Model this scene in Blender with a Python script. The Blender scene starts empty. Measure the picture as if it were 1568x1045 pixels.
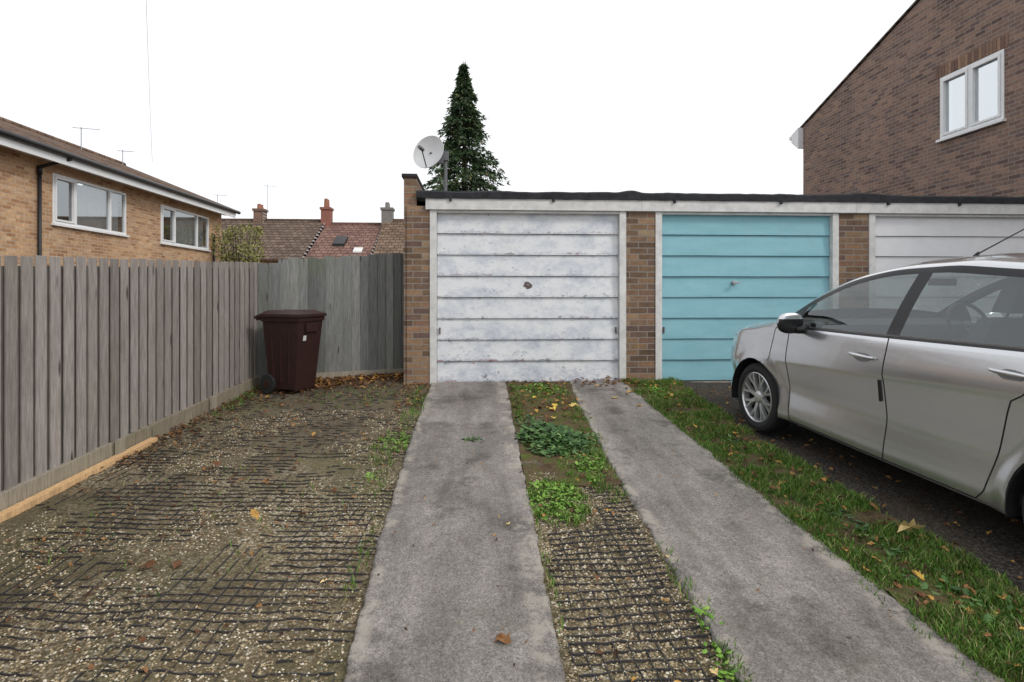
import bpy, math, random
import numpy as np
from mathutils import Vector, Matrix, noise
random.seed(7); rng=np.random.default_rng(7)
SL=0.0666
def gz(x,y): return SL*max(-6.0,min(8.2,y))
scene=bpy.context.scene
# ---------------------------------------------------------------- helpers
class MB:
    def __init__(s): s.v=[];s.f=[];s.m=[];s.r=[]
    def add(s,vs,fs,mat=0,rnd=None):
        o=len(s.v); s.v.extend([tuple(p) for p in vs])
        if rnd is None: rnd=random.random()
        for f in fs:
            s.f.append(tuple(i+o for i in f)); s.m.append(mat); s.r.append(rnd)
    def box(s,x0,x1,y0,y1,z0,z1,mat=0,rnd=None,M=None):
        vs=[(x0,y0,z0),(x1,y0,z0),(x1,y1,z0),(x0,y1,z0),(x0,y0,z1),(x1,y0,z1),(x1,y1,z1),(x0,y1,z1)]
        if M is not None: vs=[tuple(M@Vector(p)) for p in vs]
        s.add(vs,[(0,3,2,1),(4,5,6,7),(0,1,5,4),(1,2,6,5),(2,3,7,6),(3,0,4,7)],mat,rnd)
    def hexa(s,vs,mat=0,rnd=None):
        s.add(vs,[(0,3,2,1),(4,5,6,7),(0,1,5,4),(1,2,6,5),(2,3,7,6),(3,0,4,7)],mat,rnd)
    def cyl(s,p0,p1,r0,r1=None,n=10,mat=0,rnd=None,caps=True):
        if r1 is None: r1=r0
        p0=Vector(p0);p1=Vector(p1);d=(p1-p0).normalized()
        u=d.orthogonal().normalized();w=d.cross(u)
        vs=[]
        for p,r in((p0,r0),(p1,r1)):
            for i in range(n):
                a=2*math.pi*i/n; vs.append(p+u*(r*math.cos(a))+w*(r*math.sin(a)))
        fs=[(i,(i+1)%n,n+(i+1)%n,n+i) for i in range(n)]
        if caps: fs+=[tuple(range(n-1,-1,-1)),tuple(range(n,2*n))]
        s.add(vs,fs,mat,rnd)
    def lathe(s,prof,M,n=32,mat=0,rnd=.5):
        vs=[];k=len(prof)
        for i in range(n):
            a=2*math.pi*i/n
            for (x,r) in prof: vs.append(M@Vector((x,r*math.cos(a),r*math.sin(a))))
        fs=[]
        for i in range(n):
            for j in range(k-1):
                fs.append((i*k+j,i*k+j+1,((i+1)%n)*k+j+1,((i+1)%n)*k+j))
        s.add(vs,fs,mat,rnd)
    def build(s,name,mats,parent=None,smooth=False,bevel=0,M=None):
        me=bpy.data.meshes.new(name); me.from_pydata(s.v,[],s.f)
        for m in mats: me.materials.append(m)
        me.polygons.foreach_set("material_index",s.m)
        at=me.attributes.new("rnd","FLOAT","FACE"); at.data.foreach_set("value",s.r)
        if smooth: me.polygons.foreach_set("use_smooth",[True]*len(s.f))
        me.update()
        o=bpy.data.objects.new(name,me); scene.collection.objects.link(o)
        if parent: o.parent=parent
        if M is not None: o.matrix_world=M
        if bevel:
            b=o.modifiers.new("bev","BEVEL"); b.width=bevel; b.segments=2; b.limit_method='ANGLE'
        return o
def bulk(name,V,F,mats,mi,rnd,parent=None):
    me=bpy.data.meshes.new(name); me.from_pydata(np.asarray(V).tolist(),[],np.asarray(F).tolist())
    for m in mats: me.materials.append(m)
    me.polygons.foreach_set("material_index",np.asarray(mi,dtype=np.int32))
    at=me.attributes.new("rnd","FLOAT","FACE"); at.data.foreach_set("value",np.asarray(rnd,dtype=np.float32))
    o=bpy.data.objects.new(name,me); scene.collection.objects.link(o)
    if parent: o.parent=parent
    return o
def empty(name,loc=(0,0,0)):
    e=bpy.data.objects.new(name,None); e.empty_display_size=.3; scene.collection.objects.link(e); return e

class G:
    def __init__(s,name):
        s.m=bpy.data.materials.new(name); s.m.use_nodes=True; s.nt=s.m.node_tree
        s.b=s.nt.nodes["Principled BSDF"]
        s.tc=s.nt.nodes.new("ShaderNodeTexCoord")
    def n(s,t,**k):
        nd=s.nt.nodes.new(t)
        for a,b in k.items(): setattr(nd,a,b)
        return nd
    def l(s,a,b): s.nt.links.new(a,b)
    def setin(s,sock,val):
        if isinstance(val,bpy.types.NodeSocket): s.l(val,sock)
        else: sock.default_value=val
    def map(s,scale=(1,1,1),rot=(0,0,0),loc=(0,0,0)):
        mp=s.n("ShaderNodeMapping"); s.l(s.tc.outputs["Object"],mp.inputs[0])
        mp.inputs["Scale"].default_value=scale; mp.inputs["Rotation"].default_value=rot; mp.inputs["Location"].default_value=loc
        return mp.outputs[0]
    def noise(s,vec,scale,detail=6,rough=.6):
        t=s.n("ShaderNodeTexNoise"); s.l(vec,t.inputs["Vector"]); t.inputs["Scale"].default_value=scale
        t.inputs["Detail"].default_value=detail; t.inputs["Roughness"].default_value=rough
        return t.outputs["Fac"]
    def vor(s,vec,scale,feat='F1'):
        t=s.n("ShaderNodeTexVoronoi",feature=feat); s.l(vec,t.inputs["Vector"]); t.inputs["Scale"].default_value=scale
        return t
    def ramp(s,fac,stops,interp='LINEAR'):
        r=s.n("ShaderNodeValToRGB"); r.color_ramp.interpolation=interp
        e=r.color_ramp.elements
        while len(e)<len(stops): e.new(.5)
        for i,(p,c) in enumerate(stops):
            e[i].position=p
            if isinstance(c,(int,float)): c=(c,c,c)
            e[i].color=(c[0],c[1],c[2],1)
        s.l(fac,r.inputs[0]); return r.outputs[0]
    def mix(s,fac,a,b,mode='MIX'):
        m=s.n("ShaderNodeMix",data_type='RGBA',blend_type=mode)
        s.setin(m.inputs[0],fac)
        for sock,v in((m.inputs[6],a),(m.inputs[7],b)):
            if isinstance(v,tuple): v=(v[0],v[1],v[2],1)
            s.setin(sock,v)
        return m.outputs[2]
    def math(s,op,a,b=0.,clamp=False):
        m=s.n("ShaderNodeMath",operation=op); m.use_clamp=clamp
        s.setin(m.inputs[0],a); s.setin(m.inputs[1],b); return m.outputs[0]
    def rnd(s):
        a=s.n("ShaderNodeAttribute"); a.attribute_name="rnd"; return a.outputs["Fac"]
    def sep(s):
        q=s.n("ShaderNodeSeparateXYZ"); s.l(s.tc.outputs["Object"],q.inputs[0]); return q.outputs
    def bump(s,h,strength=.3,dist=.01):
        b=s.n("ShaderNodeBump"); s.l(h,b.inputs["Height"]); b.inputs["Strength"].default_value=strength
        b.inputs["Distance"].default_value=dist; s.l(b.outputs[0],s.b.inputs["Normal"])
    def col(s,c): s.setin(s.b.inputs["Base Color"],c if not isinstance(c,tuple) else (c[0],c[1],c[2],1))
    def fin(s,rough=.85,metal=0,spec=.3):
        s.setin(s.b.inputs["Roughness"],rough); s.b.inputs["Metallic"].default_value=metal
        s.b.inputs["Specular IOR Level"].default_value=spec; return s.m
def simple(name,c,rough=.7,metal=0,spec=.4,var=.12,sc=6,bump=0):
    g=G(name); f=g.noise(g.map(),sc,5)
    a=tuple(x*(1-var) for x in c); b=tuple(min(1,x*(1+var)) for x in c)
    g.col(g.ramp(f,[(.3,a),(.7,b)]))
    if bump: g.bump(f,bump,.01)
    return g.fin(rough,metal,spec)
def rndmat(name,stops,rough=.7,var=.2,sc=20,stretch=(1,1,1),bump=.2,spec=.3):
    g=G(name); c=g.ramp(g.rnd(),stops)
    f=g.noise(g.map(stretch),sc,7,.65)
    k=g.ramp(f,[(.3,1-var),(.7,1+var)])
    g.col(g.mix(1.,c,k,'MULTIPLY'))
    if bump: g.bump(f,bump,.005)
    return g.fin(rough,0,spec)
def brick(name,axis,cols,mortar=(.35,.31,.27),bw=.225,rh=.075,ms=.007):
    g=G(name); o=g.sep()
    cb=g.n("ShaderNodeCombineXYZ"); g.l(o[axis],cb.inputs[0]); g.l(o[2],cb.inputs[1])
    t=g.n("ShaderNodeTexBrick"); g.l(cb.outputs[0],t.inputs["Vector"])
    t.inputs["Scale"].default_value=1; t.inputs["Brick Width"].default_value=bw; t.inputs["Row Height"].default_value=rh
    t.inputs["Mortar Size"].default_value=ms; t.inputs["Mortar Smooth"].default_value=.2; t.inputs["Bias"].default_value=0
    t.inputs["Color1"].default_value=(0,0,0,1); t.inputs["Color2"].default_value=(1,1,1,1); t.inputs["Mortar"].default_value=(.5,.5,.5,1)
    c=g.ramp(t.outputs["Color"],[(i/(len(cols)-1),c) for i,c in enumerate(cols)])
    f=g.noise(g.map(),14,6,.7); k=g.ramp(f,[(.3,.72),(.7,1.25)])
    f2=g.noise(g.map(),.7,5,.6); k2=g.ramp(f2,[(.3,.78),(.7,1.15)])
    c=g.mix(1.,g.mix(1.,c,k,'MULTIPLY'),k2,'MULTIPLY')
    c=g.mix(t.outputs["Fac"],c,mortar)
    g.col(c)
    h=g.math('SUBTRACT',g.math('MULTIPLY',f,.3),t.outputs["Fac"]); g.bump(h,.5,.008)
    return g.fin(.9,0,.2)
def glass(name,tint=(.7,.75,.75),gl=.35,fm=.6):
    m=bpy.data.materials.new(name); m.use_nodes=True; nt=m.node_tree; nt.nodes.clear()
    o=nt.nodes.new("ShaderNodeOutputMaterial"); mx=nt.nodes.new("ShaderNodeMixShader")
    tr=nt.nodes.new("ShaderNodeBsdfTransparent"); tr.inputs[0].default_value=(*tint,1)
    gg=nt.nodes.new("ShaderNodeBsdfGlossy"); gg.inputs["Roughness"].default_value=.02; gg.inputs[0].default_value=(.9,.95,.97,1)
    fr=nt.nodes.new("ShaderNodeLayerWeight"); fr.inputs[0].default_value=.5
    ma=nt.nodes.new("ShaderNodeMath"); ma.operation='MULTIPLY_ADD'; ma.inputs[1].default_value=fm; ma.inputs[2].default_value=gl; ma.use_clamp=True
    nt.links.new(fr.outputs["Fresnel"],ma.inputs[0]); nt.links.new(ma.outputs[0],mx.inputs[0])
    nt.links.new(tr.outputs[0],mx.inputs[1]); nt.links.new(gg.outputs[0],mx.inputs[2]); nt.links.new(mx.outputs[0],o.inputs[0])
    return m
# ---------------------------------------------------------------- world, light, camera
w=bpy.data.worlds.new("World"); scene.world=w; w.use_nodes=True; nt=w.node_tree; nt.nodes.clear()
out=nt.nodes.new("ShaderNodeOutputWorld"); mx=nt.nodes.new("ShaderNodeMixShader")
sky=nt.nodes.new("ShaderNodeTexSky"); sky.sky_type='NISHITA'; sky.sun_disc=False
SE=math.radians(40); sd=Vector((.62,-.50,0)).normalized()
sky.sun_elevation=SE; sky.sun_rotation=math.atan2(sd.x,sd.y)
b1=nt.nodes.new("ShaderNodeBackground"); b1.inputs[1].default_value=.12; nt.links.new(sky.outputs[0],b1.inputs[0])
b2=nt.nodes.new("ShaderNodeBackground"); b2.inputs[1].default_value=1.2
tc=nt.nodes.new("ShaderNodeTexCoord"); nz=nt.nodes.new("ShaderNodeTexNoise"); nz.inputs["Scale"].default_value=1.6; nz.inputs["Detail"].default_value=5
nt.links.new(tc.outputs["Generated"],nz.inputs["Vector"])
rp=nt.nodes.new("ShaderNodeValToRGB"); rp.color_ramp.elements[0].color=(.86,.89,.93,1); rp.color_ramp.elements[1].color=(1,1,1,1)
rp.color_ramp.elements[0].position=.3; rp.color_ramp.elements[1].position=.6
nt.links.new(nz.outputs[0],rp.inputs[0]); nt.links.new(rp.outputs[0],b2.inputs[0])
mx.inputs[0].default_value=.9; nt.links.new(b1.outputs[0],mx.inputs[1]); nt.links.new(b2.outputs[0],mx.inputs[2]); nt.links.new(mx.outputs[0],out.inputs[0])
L=bpy.data.lights.new("sun","SUN"); L.energy=1.4; L.angle=math.radians(14); L.color=(1,.95,.88)
lo=bpy.data.objects.new("sun",L); scene.collection.objects.link(lo)
dirv=Vector((sd.x*math.cos(SE),sd.y*math.cos(SE),math.sin(SE)))
lo.rotation_euler=dirv.to_track_quat('Z','Y').to_euler(); lo.location=(5,-5,12)
cam=bpy.data.cameras.new("camera"); co=bpy.data.objects.new("camera",cam); scene.collection.objects.link(co)
cam.sensor_width=36; cam.lens=20.66; cam.shift_y=-.0462; cam.clip_end=2000; cam.clip_start=.05
co.location=(0,0,1.6); co.rotation_euler=(math.radians(90),0,math.radians(-3.4)); scene.camera=co
scene.view_settings.view_transform='Standard'; scene.view_settings.look='None'; scene.view_settings.exposure=0

# ---------------------------------------------------------------- materials
white=simple("white_paint",(.72,.72,.71),.5,var=.06)
upvc=simple("upvc",(.80,.81,.82),.35,var=.03)
black=simple("black_plastic",(.018,.018,.02),.45)
felt=simple("roofing_felt",(.028,.029,.034),.9,var=.4,sc=12,bump=.4)
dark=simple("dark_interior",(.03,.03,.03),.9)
soil=simple("soil",(.09,.07,.05),.95,var=.4,sc=8,bump=.5)

def concrete():
    g=G("concrete"); v=g.map()
    a=g.noise(g.map((1.2,.6,1)),1.9,10,.7); c=g.ramp(a,[(.30,(.13,.118,.108)),(.42,(.205,.188,.172)),(.55,(.265,.243,.223)),(.72,(.36,.33,.305))])
    blot=g.noise(g.map(loc=(3,1,0)),2.1,6,.62); c=g.mix(g.ramp(blot,[(.56,0.),(.66,.72)]),c,(.11,.10,.09))
    st=g.noise(g.map((3,.35,1),loc=(0,5,0)),2.,6,.65); c=g.mix(1.,c,g.ramp(st,[(.35,.8),(.65,1.12)]),'MULTIPLY')
    sp=g.vor(v,150); k=g.ramp(sp.outputs["Color"],[(.1,.70),(.5,1.),(.92,1.4)]); c=g.mix(1.,c,k,'MULTIPLY')
    f=g.noise(v,38,7,.8); k=g.ramp(f,[(.3,.70),(.7,1.24)]); c=g.mix(1.,c,k,'MULTIPLY')
    at=g.n("ShaderNodeAttribute"); at.attribute_name="edge"
    e=g.math('MULTIPLY',at.outputs["Fac"],g.ramp(g.noise(v,6,7,.75),[(.47,0.),(.56,1.)]))
    c=g.mix(g.math('MULTIPLY',e,.7),c,(.41,.37,.32))
    moss=g.ramp(g.noise(g.map(loc=(7,7,0)),2.7,6,.7),[(.56,0.),(.75,.45)]); c=g.mix(moss,c,(.12,.115,.07))
    # fine dark pits
    pit=g.vor(g.map(loc=(1,2,0)),28); pn=g.ramp(pit.outputs["Distance"],[(.06,.75),(.14,0.)]); c=g.mix(pn,c,(.07,.06,.055))
    g.col(c); g.bump(g.math('ADD',f,g.math('MULTIPLY',sp.outputs["Distance"],.6)),.65,.008); return g.fin(.92,0,.2)
M_conc=concrete()
def gravelmat():
    g=G("gravel"); v=g.map(); o=g.sep()
    vo=g.vor(v,75); q=g.n("ShaderNodeSeparateColor"); g.l(vo.outputs["Color"],q.inputs[0])
    c=g.ramp(q.outputs[0],[(0,(.09,.063,.036)),(.25,(.25,.19,.11)),(.6,(.41,.33,.20)),(.85,(.55,.46,.32)),(1,(.66,.61,.52))])
    c=g.mix(1.,c,g.ramp(vo.outputs["Distance"],[(.0,1.1),(.75,.4)]),'MULTIPLY')
    n1=g.noise(v,1.3,7,.7); moss=g.ramp(n1,[(.44,0.),(.60,.8)])
    c=g.mix(moss,c,g.mix(g.noise(v,60,4,.8),(.05,.036,.022),(.21,.17,.09)))
    yy=g.math('ADD',o[1],g.math('MULTIPLY',g.math('SUBTRACT',n1,.5),5.)); far=g.ramp(g.math('DIVIDE',yy,10.),[(.34,0.),(.66,.85)])
    c=g.mix(far,c,g.mix(g.noise(v,35,6,.85),(.045,.034,.025),(.215,.175,.12)))
    gr=g.ramp(g.noise(g.map(loc=(3,9,0)),1.1,6,.65),[(.50,0.),(.68,.5)]); c=g.mix(gr,c,(.11,.115,.045))
    wet=g.ramp(g.noise(g.map((1,.7,1),loc=(5,2,0)),.9,5,.6),[(.35,.68),(.65,1.1)]); c=g.mix(1.,c,wet,'MULTIPLY')
    g.col(c); h=g.math('SUBTRACT',g.noise(v,50,5,.8),vo.outputs["Distance"]); g.bump(h,.8,.01); return g.fin(.9,0,.25)
M_gravel=gravelmat()
def asph():
    g=G("asphalt"); v=g.map(); vo=g.vor(v,110)
    c=g.ramp(vo.outputs["Color"],[(.1,(.018,.015,.013)),(.6,(.055,.047,.04)),(.95,(.16,.14,.12))])
    n=g.noise(v,1.6,7,.7); c=g.mix(g.ramp(n,[(.45,0.),(.7,.7)]),c,(.07,.05,.032))
    g.col(c); g.bump(g.noise(v,70,5,.8),.7,.01); return g.fin(.9,0,.25)
M_asph=asph()
def mossmat():
    g=G("moss"); v=g.map(); n=g.noise(v,7,7,.7)
    c=g.ramp(n,[(.3,(.065,.042,.026)),(.48,(.14,.10,.06)),(.58,(.10,.115,.035)),(.75,(.14,.18,.045))])
    k=g.ramp(g.noise(v,80,4,.8),[(.3,.5),(.7,1.4)]); g.col(g.mix(1.,c,k,'MULTIPLY')); g.bump(g.noise(v,60,5,.8),.9,.015); return g.fin(.95,0,.1)
M_moss=mossmat()
M_grass=rndmat("grass_blades",[(0,(.045,.10,.012)),(.5,(.09,.195,.025)),(.82,(.16,.27,.045)),(.9,(.30,.29,.11)),(1,(.38,.32,.17))],.6,.25,bump=0,sc=4)
M_weed=rndmat("weed_leaves",[(0,(.03,.075,.022)),(.6,(.065,.145,.038)),(1,(.14,.23,.075))],.5,.15,bump=0)
M_weed2=rndmat("weed_leaves_light",[(0,(.09,.20,.02)),(.6,(.16,.32,.04)),(1,(.26,.40,.08))],.5,.15,bump=0)
M_leaf=rndmat("dead_leaves",[(0,(.045,.022,.012)),(.35,(.17,.075,.03)),(.6,(.34,.17,.06)),(.8,(.55,.33,.07)),(.92,(.70,.52,.1)),(1,(.66,.50,.30))],.65,.25,60,bump=0)
def wood(name,stops,green=.0,gcol=(.16,.19,.09),base=False):
    g=G(name); c=g.ramp(g.rnd(),stops)
    f=g.noise(g.map((9,9,.9)),6,8,.7); k=g.ramp(f,[(.25,.6),(.5,.95),(.75,1.3)]); c=g.mix(1.,c,k,'MULTIPLY')
    f2=g.noise(g.map((60,60,1.5)),3,4,.8); c=g.mix(1.,c,g.ramp(f2,[(.3,.78),(.7,1.18)]),'MULTIPLY')
    kn=g.vor(g.map((8,8,1.6)),1.0); c=g.mix(g.ramp(kn.outputs["Distance"],[(.05,.85),(.12,0.)]),c,(.035,.025,.02))
    st=g.noise(g.map((3,3,.8),loc=(0,4,0)),1.5,6,.7); c=g.mix(g.ramp(st,[(.55,0.),(.75,.45)]),c,(.10,.085,.075))
    if green:
        gr=g.ramp(g.noise(g.map(loc=(2,0,0)),1.4,5),[(.5,0.),(.75,green)]); c=g.mix(gr,c,gcol)
    g.col(c); g.bump(f,.4,.006); return g.fin(.88,0,.2)
M_fence=wood("weathered_fence_wood",[(0,(.235,.207,.19)),(.5,(.30,.27,.25)),(1,(.37,.335,.315))],.12)
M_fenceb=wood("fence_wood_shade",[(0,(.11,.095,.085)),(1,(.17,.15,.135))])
M_fence2=wood("old_fence_wood",[(0,(.14,.145,.14)),(.5,(.21,.215,.21)),(1,(.28,.28,.27))],.5)
M_board=wood("gravel_board_wood",[(0,(.26,.22,.165)),(1,(.36,.32,.26))],.3)
M_newwood=wood("new_timber",[(0,(.66,.42,.21)),(1,(.7,.46,.25))])

# ---------------------------------------------------------------- ground sheets
def sheet(name,xs,ys,mat,off,amp=.0,sc=3.,xfun=None,edge=False,parent=None):
    V=[];F=[];E=[]
    nx=len(xs);ny=len(ys)
    for j,y in enumerate(ys):
        for i,x in enumerate(xs):
            X=xfun(x,y) if xfun else x
            z=gz(X,y)+off+amp*noise.noise(Vector((X*sc,y*sc,off*50)))+amp*.5*noise.noise(Vector((X*sc*3.3,y*sc*3.3,2)))
            if edge:
                e=min(x,1-x)
                if e<=.0001: z-=.035
                E.append(1. if .0001<e<.1 else 0.)
            V.append((X,y,z))
    for j in range(ny-1):
        for i in range(nx-1):
            a=j*nx+i; F.append((a,a+1,a+nx+1,a+nx))
    me=bpy.data.meshes.new(name); me.from_pydata(V,[],F); me.materials.append(mat)
    me.polygons.foreach_set("use_smooth",[True]*len(F))
    if edge:
        at=me.attributes.new("edge","FLOAT","POINT"); at.data.foreach_set("value",E)
    o=bpy.data.objects.new(name,me); scene.collection.objects.link(o)
    if parent:o.parent=parent
    return o
ys_big=[-600,-6,-3,0,3,6,8.2,14,30,100,700]
sheet("ground",[-600,-60,-12,-4,-2,0,2,4,12,60,600],ys_big,soil,-.04)
def fx(y): return -2.65-.0756*(7.35-y)
sheet("gravel_driveway",np.linspace(0,1,110),np.linspace(-3,8.4,230),M_gravel,0,.012,2.6,
      xfun=lambda u,y:(fx(y)-.15)*(1-u)+1.95*u)
sheet("asphalt_driveway",np.linspace(1.96,9,60),np.linspace(-3,7.45,90),M_asph,0.0,.012,2.)
tabLL=lambda y:np.interp(y,[2.2,3.5,5,7.25],[-.50,-.547,-.57,-.565])
tabLR=lambda y:np.interp(y,[2.2,7.25],[.33,.355])
tabRL=lambda y:np.interp(y,[2.1,4.2,6.2,7.25],[.97,1.0,1.07,1.15])
tabRR=lambda y:np.interp(y,[2.1,3.2,7.25],[1.95,1.893,1.82])
def strip(a,b,seed):
    def wob(s_,y): return .010*noise.noise(Vector((s_,y*2,0)))+.010*noise.noise(Vector((s_,y*9,0)))+.012*noise.noise(Vector((s_,y*31,0)))
    def f(u,y):
        x0=a(y)+wob(seed,y); x1=b(y)+wob(seed+5,y)
        return x0*(1-u)+x1*u
    return f
us=np.array([0,.008,.03,.05,.06]+list(np.linspace(.1,.9,14))+[.94,.95,.97,.992,1])
sheet("concrete_track",us,np.linspace(-3,7.28,700),M_conc,.026,.006,2.,xfun=strip(tabLL,tabLR,1.3),edge=True)
sheet("concrete_track",us,np.linspace(-3,7.28,700),M_conc,.026,.006,2.,xfun=strip(tabRL,tabRR,9.3),edge=True)
sheet("moss_patch",np.linspace(0,1,30),np.linspace(4.0,7.28,120),M_moss,.014,.03,5.,xfun=lambda u,y:(tabLR(y)+.0)*(1-u)+tabRL(y)*u)
grassR=lambda y:np.interp(y,[2.5,4.67,7.2],[2.56,2.40,2.47])+.05*noise.noise(Vector((0,y*2.2,4)))
sheet("grass_verge",np.linspace(0,1,16),np.linspace(-3,7.4,160),M_moss,.02,.03,4.,xfun=lambda u,y:(tabRR(y)-.01)*(1-u)+grassR(y)*u)

def blades(name,pts,hmin,hmax,wd,mats):
    n=len(pts); P=np.array(pts); a=rng.uniform(0,6.283,n); h=rng.uniform(hmin,hmax,n)
    if P.shape[1]==4: h=h*P[:,3]; P=P[:,:3]
    lean=rng.uniform(.1,1.0,n)*h; la=rng.uniform(0,6.283,n); ww=wd*rng.uniform(.6,1.3,n)
    dx=np.cos(a)*ww;dy=np.sin(a)*ww
    lx=np.cos(la)*lean;ly=np.sin(la)*lean
    v0=P-np.c_[dx,dy,0*dx]; v1=P+np.c_[dx,dy,0*dx]
    m0=P+np.c_[lx*.35-dx*.8,ly*.35-dy*.8,h*.6]; m1=P+np.c_[lx*.35+dx*.8,ly*.35+dy*.8,h*.6]
    t=P+np.c_[lx,ly,h]
    V=np.stack([v0,v1,m1,m0,t],1).reshape(-1,3)
    b=np.arange(n)*5
    F=[ (i,i+1,i+2,i+3) for i in b.tolist()]+[(i+3,i+2,i+4) for i in b.tolist()]
    r=rng.random(n); r=np.r_[r,r]
    me=bpy.data.meshes.new(name); me.from_pydata(V.tolist(),[],F)
    for m in mats: me.materials.append(m)
    at=me.attributes.new("rnd","FLOAT","FACE"); at.data.foreach_set("value",r.astype(np.float32))
    o=bpy.data.objects.new(name,me); scene.collection.objects.link(o); return o
pts=[]
while len(pts)<46000:
    y=1.2+6.15*random.random()**1.15; x0=tabRR(y)-.03;x1=grassR(y)+.03; x=random.uniform(x0,x1)
    d=noise.noise(Vector((x*4,y*4,0)))+.5*noise.noise(Vector((x*15,y*15,0)))
    if d<-.14-.25*random.random()+.12*max(0,(y-5.5)/1.8): continue
    pts.append((x,y,gz(x,y)+.015,.75+.9*max(-.3,d)))
blades("grass",pts,.018,.066,.0028,[M_grass])
pts=[]
def clump(cx,cy,rx,ry,n):
    for _ in range(n):
        a=random.uniform(0,6.283); r=math.sqrt(random.random()); x=cx+rx*r*math.cos(a); y=cy+ry*r*math.sin(a)
        if noise.noise(Vector((x*9,y*9,3)))<-.2+.35*random.random()*r: continue
        pts.append((x,y,gz(x,y)+.01))
clump(.75,6.7,.32,.5,2000);clump(.52,3.75,.2,.36,2600);clump(.8,4.5,.2,.5,2200);clump(.9,4.1,.12,.4,900);clump(.42,6.3,.06,.8,900);clump(1.0,5.4,.1,.9,1300)
clump(1.0,2.6,.06,.6,350);clump(.98,2.1,.05,.25,300);clump(-.72,4.9,.16,.5,700);clump(-.65,6.2,.12,.9,800);clump(-.7,4.1,.08,.3,120);clump(-1.3,6.6,.6,.5,500);clump(-2.55,6.6,.1,.8,400)
clump(2.2,7.15,.35,.15,900);clump(-.6,3.2,.05,.5,100);clump(.36,2.9,.02,.9,150);clump(1.85,4.,.03,2.5,900);clump(-1.6,3.9,.9,1.2,260)
blades("grass_tufts",pts,.012,.05,.003,[M_grass])
def leaves(name,cl,mats):
    V=[];F=[];R=[];Mi=[]
    for (cx,cy,rx,ry,h,n,s,mi) in cl:
        for _ in range(n):
            a=random.uniform(0,6.283); lob=1+.35*noise.noise(Vector((math.cos(a)*1.6,math.sin(a)*1.6,cx*7+cy))); r=random.random()**.6; x=cx+rx*r*lob*math.cos(a); y=cy+ry*r*lob*math.sin(a)
            z=gz(x,y)+.02+h*(1-r*r)*random.uniform(.3,1)
            sz=s*random.uniform(.6,1.3); az=random.uniform(0,6.283); el=random.uniform(-.3,.6)
            d=Vector((math.cos(az)*math.cos(el),math.sin(az)*math.cos(el),math.sin(el))); sdv=Vector((-math.sin(az),math.cos(az),0)); up=d.cross(sdv)
            p=Vector((x,y,z)); o=len(V)
            V+= [p,p+d*sz*.35+sdv*sz*.34-up*sz*.08,p+d*sz*.75+sdv*sz*.28-up*sz*.06,p+d*sz,p+d*sz*.75-sdv*sz*.28-up*sz*.06,p+d*sz*.35-sdv*sz*.34-up*sz*.08,p+d*sz*.5+up*sz*.02]
            for q in ((0,6,1),(1,6,2),(2,6,3),(3,6,4),(4,6,5),(5,6,0)):
                F.append((o+q[0],o+q[2],o+q[1]))
            rr=random.random(); R+=[rr]*6; Mi+=[mi]*6
    me=bpy.data.meshes.new(name); me.from_pydata([tuple(p) for p in V],[],F)
    for m in mats: me.materials.append(m)
    me.polygons.foreach_set("material_index",Mi)
    at=me.attributes.new("rnd","FLOAT","FACE"); at.data.foreach_set("value",R)
    o=bpy.data.objects.new(name,me); scene.collection.objects.link(o); return o
leaves("weeds",[(.62,5.0,.26,.45,.08,800,.05,0),(.82,4.85,.2,.35,.05,300,.045,0),(.5,5.5,.14,.25,.03,150,.035,0),(.75,6.9,.3,.3,.03,200,.035,1),
   (.52,3.78,.19,.34,.04,420,.028,1),(.85,4.35,.13,.3,.03,200,.03,1),(2.05,6.7,.12,.4,.04,120,.04,1),(2.2,4.9,.12,.2,.03,70,.035,0),(2.2,3.4,.1,.5,.03,90,.035,0),
   (2.25,2.6,.2,.5,.03,120,.04,0),(-.05,5.0,.12,.05,.02,40,.04,0),(.98,2.5,.05,.1,.02,20,.03,1),(.95,2.2,.05,.15,.03,40,.03,1),(-.7,5.0,.15,.25,.02,90,.03,1),(-.75,4.2,.06,.1,.02,30,.025,1)],[M_weed,M_weed2])
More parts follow.
